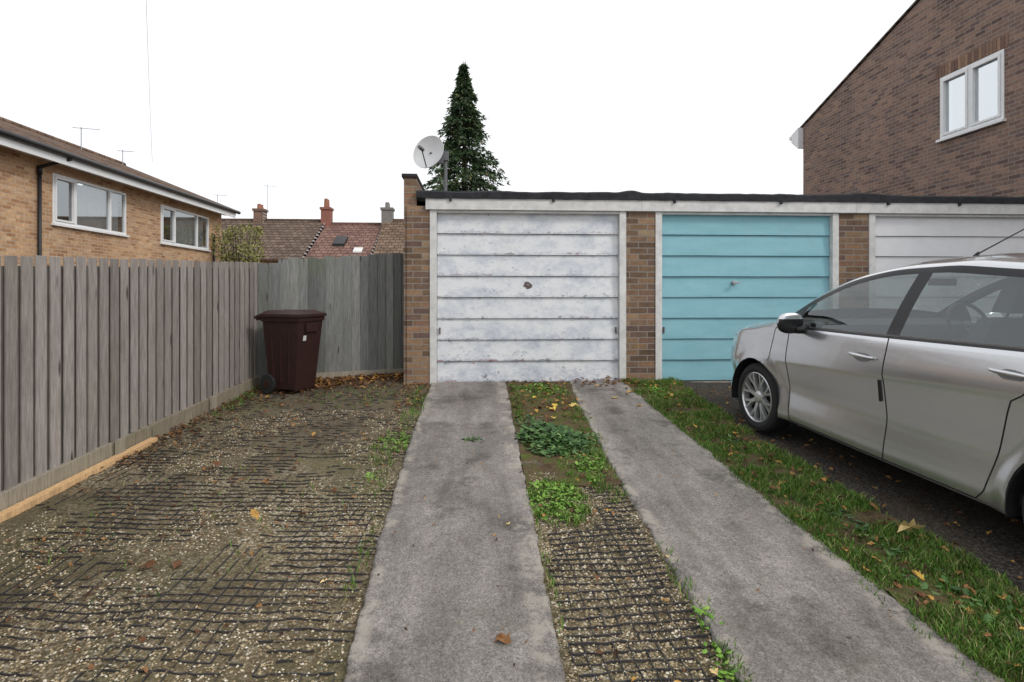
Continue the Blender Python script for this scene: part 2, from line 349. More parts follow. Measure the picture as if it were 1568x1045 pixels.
def leafmesh():
    V=[];F=[];R=[]
    shape=[(0,0),(.22,.12),(.45,.42),(.5,.2),(.75,.34),(.72,.14),(1,0),(.72,-.14),(.75,-.34),(.5,-.2),(.45,-.42),(.22,-.12)]
    def one(x,y,s,r,tilt=.25,z=None,lobed=True):
        z0=gz(x,y)+.03 if z is None else z
        M=Matrix.Translation((x,y,z0+.3*s*abs(tilt)))@Matrix.Rotation(random.uniform(0,6.283),4,'Z')@Matrix.Rotation(random.uniform(-tilt,tilt),4,'X')@Matrix.Rotation(random.uniform(-tilt,tilt),4,'Y')
        o=len(V); sq=random.uniform(.5,1)
        V.append(M@Vector((.5*s,0,.02*s)))
        for (a,b) in shape:
            if not lobed: b=.3*math.sin(math.pi*a)*(1 if b>=0 else -1)
            V.append(M@Vector((a*s,b*s*sq,s*(.28*abs(b)+.12*random.uniform(-1,1)))))
        for i in range(12): F.append((o,o+1+i,o+1+(i+1)%12)); R.append(r)
    def area(n,fn,s0,s1,zo=None,rlo=0,rhi=.85):
        for _ in range(n):
            x,y=fn(); one(x,y,random.uniform(s0,s1),random.uniform(rlo,rhi)**1.3,.5,None if zo is None else gz(x,y)+zo,random.random()<.6)
    U=random.uniform
    def back():
        x=U(-2.5,-.9); return x, 7.38+(x+2.65)*.36-abs(random.gauss(0,.32))-.04
    area(1100,back,.03,.08,.01)
    area(160,lambda:(U(-.9,-.55),U(6.2,7.3)),.02,.06,.01)
    area(450,lambda:((lambda y:(fx(y)+.05+abs(random.gauss(0,.18)),y))(U(4.5,7.3))),.02,.06,.01,0,.6)
    area(1100,lambda:(U(-2.7,-.6),2+5.3*random.random()**.6),.012,.045,.014,0,.7)
    area(40,lambda:(U(-2.5,-.6),U(3,7)),.05,.09,.014,0.1,.8)
    area(150,lambda:(U(.36,1.1),U(5.6,7.25)),.03,.08,.03)
    area(80,lambda:(U(.36,1.0),U(2,5.6)),.02,.05,.03)
    area(90,lambda:(U(1.2,2.2),7.3-abs(random.gauss(0,.25))),.03,.08,.035)
    area(90,lambda:(U(-.5,.35),U(2.2,7.2)),.006,.03,.035)
    area(90,lambda:(U(1.1,1.9),U(2.2,7.2)),.006,.035,.035)
    area(420,lambda:((lambda y:(U(tabRR(y),2.5),y))(U(1.6,7.3))),.025,.065,.04)
    area(600,lambda:(U(2.45,4.2),U(2,7.3)),.02,.06,.012)
    for (x,y,s,r,t) in [(2.33,3.14,.15,.97,.9),(.78,5.84,.14,.93,.4),(.9,5.95,.15,.95,.5),(.7,5.6,.10,.9,.4),(.82,6.1,.12,.92,.5),(1.73,6.04,.10,.8,.3),(1.55,6.35,.1,.82,.3),(1.7,6.6,.11,.75,.3),(.66,6.35,.1,.88,.4),
        (.14,2.36,.1,.45,.3),(-.75,2.85,.05,.98,.2),(.16,3.4,.04,.97,.3),(.9,2.15,.05,.97,.3),(1.0,3.0,.05,.97,.2),(2.0,6.3,.1,.85,.3),(1.95,5.7,.09,.85,.3),(2.35,2.4,.08,.9,.4),(2.15,2.7,.07,.85,.4),(2.3,4.3,.07,.7,.3),(2.05,3.9,.07,.75,.3),(2.0,3.5,.07,.5,.3),(2.4,2.1,.09,.93,.4)]:
        one(x,y,s,r,t)
    me=bpy.data.meshes.new("fallen_leaves"); me.from_pydata([tuple(p) for p in V],[],F); me.materials.append(M_leaf)
    at=me.attributes.new("rnd","FLOAT","FACE"); at.data.foreach_set("value",R)
    o=bpy.data.objects.new("fallen_leaves",me); scene.collection.objects.link(o)
leafmesh()
M_peb=rndmat("pebbles",[(0,(.12,.085,.05)),(.3,(.28,.21,.125)),(.7,(.45,.37,.235)),(1,(.68,.63,.53))],.8,.15,bump=0)
n=46000
Y=1.5+4.6*rng.random(n)**1.5; sel=rng.random(n)<.32
X=np.where(sel,rng.uniform(.34,1.02,n),rng.uniform(-2.95,-.53,n))
mk=np.array([noise.noise(Vector((a*1.1,b*1.1,6)))+.4*noise.noise(Vector((a*4,b*4,6))) for a,b in zip(X,Y)])
kp=~(sel&(Y>4.3))&(sel|(mk>-.18+.25*rng.random(n))); X=X[kp];Y=Y[kp]; n=len(X)
s=rng.uniform(.0035,.008,n)
oct_=np.array([(1,0,0),(0,1,0),(-1,0,0),(0,-1,0),(0,0,.7),(0,0,-.7)])
ang=rng.uniform(0,6.283,n)
Z=Y*SL+np.array([.012*noise.noise(Vector((a*2.6,b*2.6,0)))+.006*noise.noise(Vector((a*8.58,b*8.58,2))) for a,b in zip(X,Y)])+.002
sx=s*rng.uniform(.7,1.4,n); sy=s*rng.uniform(.7,1.2,n)
px=oct_[None,:,0]*sx[:,None]; py=oct_[None,:,1]*sy[:,None]; pz=oct_[None,:,2]*s[:,None]+oct_[None,:,0]*.3*s[:,None]
V=np.stack([X[:,None]+px*np.cos(ang)[:,None]-py*np.sin(ang)[:,None],Y[:,None]+px*np.sin(ang)[:,None]+py*np.cos(ang)[:,None],Z[:,None]+pz],2).reshape(-1,3)
ft=np.array([(0,1,4),(1,2,4),(2,3,4),(3,0,4),(1,0,5),(2,1,5),(3,2,5),(0,3,5)])
F=(ft[None]+np.arange(n)[:,None,None]*6).reshape(-1,3)
bulk("gravel_stones",V,F,[M_peb],np.zeros(len(F)),np.repeat(rng.random(n),8))
M_grid=simple("grid_plastic",(.04,.037,.037),.6,var=.4,sc=30)
def gridmesh(name,xa,xb,ya,yb,c,rot,cut,dens,densy,hh):
    mb=MB(); cr,sr=math.cos(rot),math.sin(rot); cx=(xa+xb)/2
    def T(x,y):
        x+=.006*noise.noise(Vector((x*3,y*3,1)))*2; y+=.012*noise.noise(Vector((x*3,y*3,8)))*2
        return cx+(x-cx)*cr-(y-ya)*sr, ya+(x-cx)*sr+(y-ya)*cr
    ny=int((yb-ya)/c); nx=int((xb-xa)/c)
    def ok(X,Y,p,dn):
        if cut(X,Y): return False
        d=noise.noise(Vector((X*1.7,Y*1.7,p)))+.6*noise.noise(Vector((X*5,Y*5,p)))+dn
        return random.random()<max(.0,min(1,.5+1.5*d))
    def rib(p,q,bow,h,t):
        pts=[]
        dx,dy=q[0]-p[0],q[1]-p[1]; Ln=math.hypot(dx,dy); nx_,ny_=-dy/Ln,dx/Ln
        for k in range(4):
            u=k/3; b=bow*math.sin(math.pi*u); pts.append((p[0]+dx*u+nx_*b,p[1]+dy*u+ny_*b))
        vs=[]
        zj=random.uniform(-.003,.003); zk=random.uniform(-.004,.001)
        for k,(x,y) in enumerate(pts):
            g_=gz(x,y)+.012*noise.noise(Vector((x*2.6,y*2.6,0)))+.006*noise.noise(Vector((x*8.58,y*8.58,2)))
            hk=h+zj+(zk if k in(0,3) else 0)
            vs+= [(x-nx_*t,y-ny_*t,g_-.006),(x-nx_*t,y-ny_*t,g_+hk),(x+nx_*t,y+ny_*t,g_+hk),(x+nx_*t,y+ny_*t,g_-.006)]
        fs=[]
        for k in range(3):
            a=k*4;b=a+4
            fs+=[(a,b,b+1,a+1),(a+1,b+1,b+2,a+2),(a+2,b+2,b+3,a+3)]
        fs+=[(0,1,2,3),(12,15,14,13)]
        mb.add(vs,fs,0)
    for j in range(ny):
        for i in range(nx):
            x=xa+i*c; y=ya+j*c
            p=T(x,y); q=T(x+c,y); r_=T(x,y+c)
            if ok(p[0],p[1],0,dens) : rib(p,q,c*random.uniform(-.14,.05),hh,.0026)
            if ok(p[0],p[1],0.6,densy): rib(p,r_,c*random.uniform(-.06,.06),hh*.75,.002)
    mb.build(name,[M_grid])
gridmesh("gravel_grid",-3.3,-.3,1.2,7.0,.064,math.radians(-4),lambda X,Y: X<fx(Y)+.08 or X>tabLL(Y)-.04 or (Y>4.8 and random.random()<.45),.20,-.10,.0075)
gridmesh("gravel_grid",.3,1.2,1.2,5.0,.060,math.radians(2),lambda X,Y: X<tabLR(Y)+.02 or X>tabRL(Y)-.05 or (Y>3.4 and X<.7) or Y>4.35,.6,.3,.010)

# ---------------------------------------------------------------- left fence
mb=MB()
def ftop(y): return 1.84+.0392*(y-3.78)
y=-2.6
def fbox(y0,y1,o0,o1,z0a,z0b,z1a,z1b,mat,rnd=None):
    vs=[(fx(y0)+o0,y0,z0a),(fx(y0)+o1,y0,z0a),(fx(y1)+o1,y1,z0b),(fx(y1)+o0,y1,z0b),(fx(y0)+o0,y0,z1a),(fx(y0)+o1,y0,z1a),(fx(y1)+o1,y1,z1b),(fx(y1)+o0,y1,z1b)]
    mb.hexa(vs,mat,rnd)
while y<7.38:
    wd=.084; t=ftop(y)+random.uniform(-.005,.005); j=random.uniform(-.003,.003); zb=gz(0,y)+.13+random.uniform(-.006,.004)
    fbox(y,y+wd,0+j,.013+j,zb,zb,t,t,0)
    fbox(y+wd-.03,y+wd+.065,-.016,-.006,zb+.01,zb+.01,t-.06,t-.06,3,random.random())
    y+=.1165
for zf in (.35,.95,1.30):
    for yy in np.arange(-2.6,7.2,1.2):
        y1=min(yy+1.2,7.3)
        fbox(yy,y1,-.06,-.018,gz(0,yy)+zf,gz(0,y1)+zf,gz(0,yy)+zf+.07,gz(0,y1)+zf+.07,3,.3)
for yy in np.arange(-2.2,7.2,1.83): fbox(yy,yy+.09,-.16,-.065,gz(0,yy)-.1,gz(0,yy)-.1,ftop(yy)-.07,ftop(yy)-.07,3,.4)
yy=-2.6
while yy<7.2:
    y1=min(yy+1.83,7.28); a=random.uniform(0,.012)
    fbox(yy,y1-.012,-.0,.034+a,gz(0,yy)-.05,gz(0,y1)-.05,gz(0,yy)+.125+a,gz(0,y1)+.125+a,1)
    yy+=1.83
for yy in (4.72,6.1): fbox(yy,yy+.09,.05,.075,gz(0,yy)-.05,gz(0,yy)-.05,gz(0,yy)+.155,gz(0,yy)+.15,1,.9)
fbox(1.0,5.15,.055,.115,gz(0,1.0)-.02,gz(0,5.15)-.02,gz(0,1.0)+.04,gz(0,5.15)+.04,2,.5)
mb.build("wooden_fence",[M_fence,M_board,M_newwood,M_fenceb],bevel=.002)
mb=MB(); A=Vector((-2.66,7.37,0)); B=Vector((-.86,8.02,0)); D=(B-A); Ln=D.length; D.normalize(); Nn=Vector((D.y,-D.x,0))
Mf=Matrix.Translation(A)@Matrix(((D.x,-Nn.x,0,0),(D.y,-Nn.y,0,0),(0,0,1,0),(0,0,0,1)))
u=0
while u<Ln-.02:
    p=A+D*u; zt=np.interp(u/Ln,[0,.12,1],[1.96,2.03,2.16])+random.uniform(-.015,.015); zb=gz(0,p.y)+.06; j=random.uniform(-.003,.003); wd=.125
    tw=random.uniform(-.006,.006)
    mb.hexa([Mf@Vector(q) for q in [(u,-.006+j,zb),(u+wd,-.026+j,zb),(u+wd,0,zb),(u,.01,zb),(u+tw,-.006+j,zt),(u+wd+tw,-.026+j,zt),(u+wd+tw,0,zt),(u+tw,.01,zt)]],0)
    u+=.108
mb.box(0,Ln,-.045,-.03,.45,.60,1,None,Mf)
mb.box(-.02,.09,-.12,-.035,.4,1.97,0,.2,Mf)
mb.box(.0,Ln,.012,.05,1.0,1.08,0,.2,Mf); mb.box(.0,Ln,.012,.05,1.8,1.87,0,.2,Mf)
mb.build("wooden_fence",[M_fence2,M_board],bevel=.002)

# ---------------------------------------------------------------- wheelie bin
M_bin=simple("bin_plastic",(.034,.014,.012),.5,var=.2,sc=9)
M_tyre=simple("rubber",(.02,.02,.021),.8)
M_lab=simple("label",(.6,.6,.6),.5)
mb=MB()
def ringhex(mb,lo,hi,z0,z1,mat):
    (x0,x1,y0,y1)=lo;(X0,X1,Y0,Y1)=hi
    mb.hexa([(x0,y0,z0),(x1,y0,z0),(x1,y1,z0),(x0,y1,z0),(X0,Y0,z1),(X1,Y0,z1),(X1,Y1,z1),(X0,Y1,z1)],mat)
ringhex(mb,(-.2,.22,-.2,.2),(-.27,.31,-.25,.25),.05,.82,0)
ringhex(mb,(-.285,.325,-.265,.265),(-.29,.33,-.27,.27),.82,.87,0)
ringhex(mb,(-.31,.355,-.285,.285),(-.31,.35,-.28,.28),.872,.905,0)
ringhex(mb,(-.30,.34,-.275,.275),(-.24,.22,-.2,.2),.905,.945,0)
for yy in(-.23,.17): mb.box(-.40,-.28,yy,yy+.06,.83,.89,0)
mb.cyl((-.40,-.25,.865),(-.40,.25,.865),.018,n=10)
mb.box(.31,.335,-.12,.12,.70,.80,0)
for q in (-.12,0,.12): mb.hexa([(q-.012,-.222,.12),(q+.012,-.222,.12),(q+.012,-.2,.12),(q-.012,-.2,.12),(q*1.2-.012,-.249,.72),(q*1.2+.012,-.249,.72),(q*1.2+.012,-.23,.72),(q*1.2-.012,-.23,.72)],0)
for yy in (-.255,.205): mb.cyl((-.2,yy,.11),(-.2,yy+.05,.11),.11,n=24,mat=1)
for yy in (-.262,.256): mb.cyl((-.2,yy,.11),(-.2,yy+.006,.11),.05,n=16,mat=0)
mb.cyl((-.2,-.24,.11),(-.2,.24,.11),.015,n=8,mat=1)
mb.box(.17,.21,-.19,.19,0.03,.06,0)
mb.hexa([(.292,-.15,.60),(.292,-.09,.60),(.3,-.09,.60),(.3,-.15,.60),(.303,-.15,.66),(.303,-.09,.66),(.308,-.09,.66),(.308,-.15,.66)],2)
mb.build("wheelie_bin",[M_bin,M_tyre,M_lab],bevel=.012,M=Matrix.Translation((-2.15,6.98,gz(0,6.98)))@Matrix.Rotation(math.radians(-20),4,'Z')@Matrix.Diagonal((.83,.9,1,1)))

# ---------------------------------------------------------------- garages
BR_pier=brick("garage_brick",0,[(.11,.075,.055),(.20,.13,.085),(.28,.18,.11),(.15,.10,.085),(.31,.18,.11),(.34,.25,.16)],(.26,.23,.2))
Y0=7.3; Zb=.485; ZT=2.63
def peel():
    g=G("peeling_white_paint"); v=g.map(); o=g.sep()
    fr=g.math('FRACT',g.math('DIVIDE',g.math('SUBTRACT',o[2],.5),.2656))
    edge=g.ramp(fr,[(0,1.),(.12,.3),(.75,0.),(.96,.5)])
    low=g.ramp(g.math('DIVIDE',o[2],2.7),[(.18,.45),(.40,.03)])
    w_=g.math('ADD',edge,low)
    n1=g.noise(g.map((1,1,1.6)),5.5,10,.78); n2=g.noise(g.map((.9,1,1.8),loc=(4,0,2)),5.2,10,.8); n3=g.noise(g.map((1,1,1.4),loc=(1,0,9)),11,8,.74)
    c=g.ramp(g.noise(g.map((.8,1,1.2)),4.2,10,.75),[(.32,(.46,.49,.56)),(.44,(.60,.63,.68)),(.54,(.72,.735,.76)),(.7,(.77,.78,.79))])
    m1=g.ramp(g.math('ADD',n1,g.math('MULTIPLY',w_,.12)),[(.59,0.),(.66,.6)]); c=g.mix(m1,c,(.38,.41,.49))
    m3=g.ramp(g.math('ADD',n3,g.math('MULTIPLY',w_,.12)),[(.67,0.),(.69,.9)]); c=g.mix(m3,c,(.24,.245,.27))
    m2=g.ramp(g.math('ADD',n2,g.math('MULTIPLY',w_,.13)),[(.70,0.),(.715,.9)]); c=g.mix(m2,c,(.38,.15,.14))
    rs=g.noise(g.map((1.3,1,.25),loc=(2,0,0)),3,6,.7); c=g.mix(g.ramp(rs,[(.58,0.),(.78,.2)]),c,(.47,.42,.36))
    g.col(c); g.bump(g.math('SUBTRACT',n1,g.math('ADD',m3,m2)),.4,.006); return g.fin(.6,0,.3)
M_peel=peel()
def bluep():
    g=G("blue_paint"); f=g.noise(g.map((.5,1,2)),4,8,.7); c=g.ramp(f,[(.3,(.21,.44,.51)),(.7,(.27,.515,.59))])
    d=g.ramp(g.noise(g.map((2,1,.3)),3,6,.7),[(.5,0.),(.8,.3)]); c=g.mix(d,c,(.21,.36,.42)); g.col(c); return g.fin(.5,0,.3)
M_blue=bluep()
M_metal=simple("dull_metal",(.35,.35,.36),.4,metal=.9)
M_rust=simple("rusty_lock",(.13,.10,.095),.7)
M_oldwhite=simple("weathered_white",(.64,.64,.63),.6,var=.16,sc=9)
def door(par,x0,x1,mat,zb=.5,zt=ZT-.015,np_=8):
    mb=MB(); h=(zt-zb)/np_
    for i in range(np_):
        a=zb+i*h; b=a+h-.006; j=random.uniform(-.003,.003); d0=Y0+.024+j; d1=Y0+.048+j
        n_=14
        for k in range(n_):
            xa=x0+(x1-x0)*k/n_; xb=x0+(x1-x0)*(k+1)/n_
            wa=.0025*noise.noise(Vector((xa*2,i*3.1,0))); wb=.0025*noise.noise(Vector((xb*2,i*3.1,0)))
            mb.add([(xa,d0,a+wa),(xb,d0,a+wb),(xb,d0+.002,a+.03+wb),(xa,d0+.002,a+.03+wa),(xb,d1,b+wb),(xa,d1,b+wa),(xa,d1+.03,a+wa),(xb,d1+.03,a+wb),(xa,d1+.03,b+wa),(xb,d1+.03,b+wb)],
              [(0,1,2,3),(3,2,4,5),(1,0,6,7),(5,4,9,8)],0,.5)
    mb.build("door",[mat],par)
    mb=MB(); mb.box(x0,x1,Y0+.082,Y0+.1,zb,zt,0); mb.build("door_backing",[dark],par)
def garage(x0,x1,dx0,dx1,piers,doormat,handle,parapet=False):
    e=empty("garage")
    mb=MB()
    for (a,b,f) in piers: mb.box(a,b,Y0-.02*f,Y0+.22,Zb-.15,ZT+.05,0)
    mb.build("brick_piers",[BR_pier],e)
    mb=MB(); ZB=.3
    mb.box(x0+.02,x0+.13,Y0+.221,12.4,ZB,2.75,0); mb.box(x0+.131,x1-.001,12.2,12.4,ZB,2.75,0)
    mb.build("walls",[brick("garage_side_brick",1,[(.12,.07,.05),(.22,.14,.09),(.17,.11,.08)])],e)
    mb=MB(); f0=Y0-.035
    wL,wR=.088,.088
    mb.box(dx0-wL,dx0-.004,f0,Y0+.06,.47,ZT,0); mb.box(dx1+.004,dx1+wR,f0,Y0+.06,.47,ZT,0)
    fxa=x0+(.27 if parapet else 0)
    mb.box(fxa,x1-.001,f0-.03,Y0+.05,ZT+.001,ZT+.145,0)
    mb.box(dx0-.003,dx1+.003,f0+.012,Y0+.05,ZT-.03,ZT-.0005,0)
    mb.build("frame",[M_oldwhite],e,bevel=.005)
    mb=MB(); n_=60; rx0=x0+(.16 if parapet else 0)
    pr=None
    for k in range(n_+1):
        x=rx0+(x1-rx0)*k/n_; bmp=.03*math.exp(-((x-1.93)/.12)**2)+.03*math.exp(-((x-4.9)/.3)**2)
        zt=2.862+bmp+.012*noise.noise(Vector((x*2.2,0,0)))+.006*noise.noise(Vector((x*9,0,0))); zl=ZT+.138+.008*noise.noise(Vector((x*5,3,0)))
        yf=f0-.05+.008*noise.noise(Vector((x*4,7,0)))
        cur=[(x,yf,zl),(x,yf-.004,zt-.02),(x,yf+.02,zt),(x,yf+.5,zt-bmp+.005),(x,12.5,2.86),(x,12.5,2.7),(x,yf+.06,2.74),(x,yf+.02,zl)]
        if pr:
            vs=pr+cur; mb.add(vs,[(i,8+i,8+(i+1)%8,(i+1)%8) for i in range(8)],0)
        else: first=cur
        pr=cur
    mb.add(first,[tuple(range(8))],0); mb.add(pr,[tuple(range(7,-1,-1))],0)
    q=rx0+.4
    while q<x1-.1:
        mb.box(q,q+.03,f0-.058,f0-.03,ZT+.105,ZT+.15,0); q+=random.uniform(.8,1.5)
    mb.build("felt_roof",[felt],e)
    door(e,dx0,dx1,doormat)
    xm=(dx0+dx1)/2
    mb=MB()
    if handle=='old':
        cx,cz=xm-.01,1.71
        vs=[]
        for q in range(11):
            a=2*math.pi*q/11; rr=.045*random.uniform(.6,1.2); vs.append((cx+rr*math.cos(a)*1.2,Y0+.0275,cz+rr*math.sin(a)))
        mb.add(vs,[tuple(range(11))],1); mb.cyl((cx,Y0+.02,cz),(cx,Y0+.045,cz),.012,n=10,mat=0)
    else:
        cx,cz=xm-.16,1.74
        mb.cyl((cx,Y0-.03,cz),(cx,Y0+.045,cz),.012,n=10,mat=0); mb.box(cx-.045,cx+.045,Y0-.045,Y0-.028,cz-.012,cz+.012,0); mb.cyl((cx,Y0+.02,cz),(cx,Y0+.045,cz),.028,n=14,mat=0)
    for sx in (dx0+.025,dx1-.04): mb.box(sx,sx+.016,Y0+.005,Y0+.035,1.10,1.18,1)
    mb.build("handle",[M_metal,M_rust],e,bevel=.002)
    if parapet:
        mb=MB(); mb.box(-.9,-.745,Y0+.0,12.4,2.68,3.03,0); mb.build("parapet",[BR_pier],e)
        mb=MB(); mb.box(-.925,-.735,Y0-.03,12.4,3.031,3.075,0); mb.build("coping",[felt],e,bevel=.006)
        mb=MB(); mb.box(-.9,-.861,Y0+.0,Y0+.2,.3,2.679,0); mb.build("pier_return",[BR_pier],e)
garage(-.9,2.054,-.493,1.778,[(-.86,-.582,1),(1.867,2.0535,1)],M_peel,'old',True)
garage(2.054,4.843,2.328,4.54,[(2.0545,2.24,1),(4.63,4.842,1)],M_blue,'t')
garage(4.843,8.8,5.12,7.33,[(4.8435,5.03,1),(7.42,7.8,1)],simple("white_door_paint",(.76,.77,.79),.45,var=.04),'t')
mb=MB(); mb.box(-.55,1.86,7.14,7.36,.38,.482,0); mb.box(2.2,4.7,7.25,7.36,.38,.489,0); mb.box(5.0,7.5,7.25,7.36,.38,.489,0)
mb.build("concrete_threshold",[M_conc],bevel=.008)

# ---------------------------------------------------------------- satellite dish
mb=MB(); mx_,my_=-.535,10.05
mb.cyl((mx_,my_,2.87),(mx_,my_,4.0),.03,n=12,mat=1)
c=Vector((mx_-.29,my_-.05,4.0)); ax=Vector((-.45,-.86,.22)).normalized(); q=ax.to_track_quat('X','Z').to_matrix().to_4x4()
Mq=Matrix.Translation(c)@q
mb.lathe([(.06*(r/.29)**2-.06,r) for r in (.0001,.06,.12,.18,.24,.275,.29)]+[(.0,.296),(-.012,.296),(-.02,.285)]+[(.06*(r/.29)**2-.068,r) for r in (.24,.12,.0001)],Mq,n=36,mat=0)
p1=c-ax*.05; p2=Vector((mx_,my_,3.96)); mb.cyl(p1,p2,.018,mat=1)
p3=c+ax*.42+Vector((.12,0,-.16)); p4=c-q.to_3x3()@Vector((0,0,.27)); mb.cyl(p4,p3,.011,mat=1,n=6); mb.cyl(p3-ax*.03+Vector((0,0,.02)),p3+ax*.09+Vector((0,0,.02)),.03,n=12,mat=1)
mb.box(mx_-.08,mx_+.05,my_-.05,my_+.05,3.86,4.02,1); mb.box(mx_-.16,mx_-.03,my_-.08,my_-.02,3.80,3.90,1)
mb.cyl((mx_,my_,3.92),(mx_-.22,my_-.04,3.78),.012,mat=1,n=6)
mb.build("satellite_dish",[simple("dish_grey",(.6,.61,.62),.5,var=.06),simple("dish_bracket",(.15,.15,.16),.5)],smooth=False)

# ---------------------------------------------------------------- windows
M_gl=glass("window_glass",(.8,.84,.85),.25,.5)
M_curt=simple("curtain",(.6,.6,.6),.9,var=.1,sc=14)
def window(par,xp,sgn,ya,yb,z0,z1,splits,openers,curt=()):
    mb=MB(); f=.055; o0=xp-sgn*.06; o1=xp+sgn*.012
    def bx(y0,y1,za,zb,d0=o0,d1=o1,m=0): mb.box(min(d0,d1),max(d0,d1),y0,y1,za,zb,m)
    bx(ya,yb,z1-f,z1); bx(ya,yb,z0,z0+f); bx(ya,ya+f,z0+f,z1-f); bx(yb-f,yb,z0+f,z1-f)
    for s_ in splits: bx(s_-.035,s_+.035,z0+f,z1-f)
    edges=[ya+f]+[v for s_ in splits for v in (s_-.035,s_+.035)]+[yb-f]
    for i in openers:
        a,b=edges[2*i]+.004,edges[2*i+1]-.004; g_=.045; q1=xp+sgn*.03; q0=xp-sgn*.03
        bx(a,b,z1-f-g_-.004,z1-f-.004,q0,q1);bx(a,b,z0+f+.004,z0+f+g_,q0,q1);bx(a,a+g_,z0+f+g_,z1-f-g_-.004,q0,q1);bx(b-g_,b,z0+f+g_,z1-f-g_-.004,q0,q1)
    bx(ya-.04,yb+.04,z0-.05,z0-.001,xp-sgn*.02,xp+sgn*.07)
    mb.build("window_frame",[upvc],par,bevel=.004)
    mb=MB(); mb.add([(xp-sgn*.03,ya+f,z0+f),(xp-sgn*.03,yb-f,z0+f),(xp-sgn*.03,yb-f,z1-f),(xp-sgn*.03,ya+f,z1-f)],[(0,1,2,3)],0); mb.build("window_glass",[M_gl],par)
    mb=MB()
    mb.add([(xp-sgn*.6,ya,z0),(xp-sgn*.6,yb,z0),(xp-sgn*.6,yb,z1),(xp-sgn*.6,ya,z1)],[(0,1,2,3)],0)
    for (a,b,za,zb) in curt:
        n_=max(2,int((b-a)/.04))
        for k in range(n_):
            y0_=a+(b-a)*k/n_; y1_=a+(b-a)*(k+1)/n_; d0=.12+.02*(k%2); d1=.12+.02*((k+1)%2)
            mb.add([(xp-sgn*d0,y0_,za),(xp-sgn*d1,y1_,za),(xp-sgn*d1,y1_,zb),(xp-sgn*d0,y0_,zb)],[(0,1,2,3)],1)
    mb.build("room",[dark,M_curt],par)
def wall_with_holes(par,name,xp,thk,ya,yb,z0,z1,holes,mat):
    ys=sorted(set([ya,yb]+[h[0] for h in holes]+[h[1] for h in holes])); mb=MB()
    for a,b in zip(ys[:-1],ys[1:]):
        hs=[h for h in holes if h[0]<=a+1e-6 and h[1]>=b-1e-6]
        za=z0
        ta=z1(a) if callable(z1) else z1; tb=z1(b) if callable(z1) else z1
        X0,X1=min(xp,xp+thk),max(xp,xp+thk)
        if hs:
            mb.box(X0,X1,a,b,z0,hs[0][2],0); za=hs[0][3]
        mb.hexa([(X0,a,za),(X1,a,za),(X1,b,za),(X0,b,za),(X0,a,ta),(X1,a,ta),(X1,b,tb),(X0,b,tb)],0)
    return mb.build(name,[mat],par)
# ---------------------------------------------------------------- left house
h=empty("brick_house")
cL=[(.36,.19,.10),(.50,.29,.15),(.60,.38,.21),(.45,.27,.16),(.64,.43,.26)]
BR_L=brick("buff_brick_y",1,cL,(.52,.43,.34))
BR_Lx=brick("buff_brick_x",0,cL,(.52,.43,.34))
holes=[(13.03,15.65,3.1,4.17),(17.3,20.3,3.06,4.15),(7,9.6,3.1,4.17)]
wall_with_holes(h,"front_wall",-9.0,-.25,2.0,21.3,-.5,4.42,holes,BR_L)
mb=MB(); mb.hexa([(-16,21.05,-.5),(-9.251,21.05,-.5),(-9.251,21.3,-.5),(-16,21.3,-.5),(-16,21.05,4.4),(-9.251,21.05,4.4),(-9.251,21.3,4.4),(-16,21.3,4.4)],0)
mb.add([(-16,21.3,4.4),(-9,21.3,4.4),(-12.5,21.3,5.9)],[(0,1,2)],0); mb.box(-16,-9.251,2,2.25,-.5,4.4,0); mb.box(-16,-15.75,2.26,21.04,-.5,4.4,0)
mb.build("gable_walls",[BR_Lx],h)
window(h,-9.0,1,13.03,15.65,3.1,4.17,[13.75,15.0],[0],[(13.1,13.2,3.15,4.1),(13.9,15.55,3.15,4.1)])
window(h,-9.0,1,17.3,20.3,3.06,4.15,[18.1,19.5],[0],[(17.4,17.6,3.1,4.1),(18.3,20.2,3.1,4.1)])
window(h,-9.0,1,7,9.6,3.1,4.17,[7.8,8.8],[0,2],[])
def tile(name,axis,cols,rh=.3,bw=.33,slope=1.):
    g=G(name); o=g.sep(); cb=g.n("ShaderNodeCombineXYZ"); g.l(o[axis],cb.inputs[0]); g.l(g.math('MULTIPLY',o[2],slope),cb.inputs[1])
    t=g.n("ShaderNodeTexBrick"); g.l(cb.outputs[0],t.inputs["Vector"]); t.inputs["Scale"].default_value=1; t.inputs["Brick Width"].default_value=bw; t.inputs["Row Height"].default_value=rh
    t.inputs["Mortar Size"].default_value=.02; t.inputs["Mortar Smooth"].default_value=.6
    t.inputs["Color1"].default_value=(0,0,0,1);t.inputs["Color2"].default_value=(1,1,1,1); t.inputs["Mortar"].default_value=(0,0,0,1)
    c=g.ramp(t.outputs["Color"],[(i/(len(cols)-1),c) for i,c in enumerate(cols)])
    c=g.mix(1.,c,g.ramp(g.noise(g.map(),2.5,7,.7),[(.3,.65),(.7,1.35)]),'MULTIPLY')
    c=g.mix(g.math('MULTIPLY',t.outputs["Fac"],.75),c,(.02,.014,.01)); g.col(c); g.bump(g.math('SUBTRACT',1.,t.outputs["Fac"]),.6,.03); return g.fin(.9,0,.2)
T_L=tile("roof_tiles_left",1,[(.13,.08,.055),(.21,.135,.095)],.12,.3)
mb=MB()
ys_=np.linspace(1.7,21.6,60)
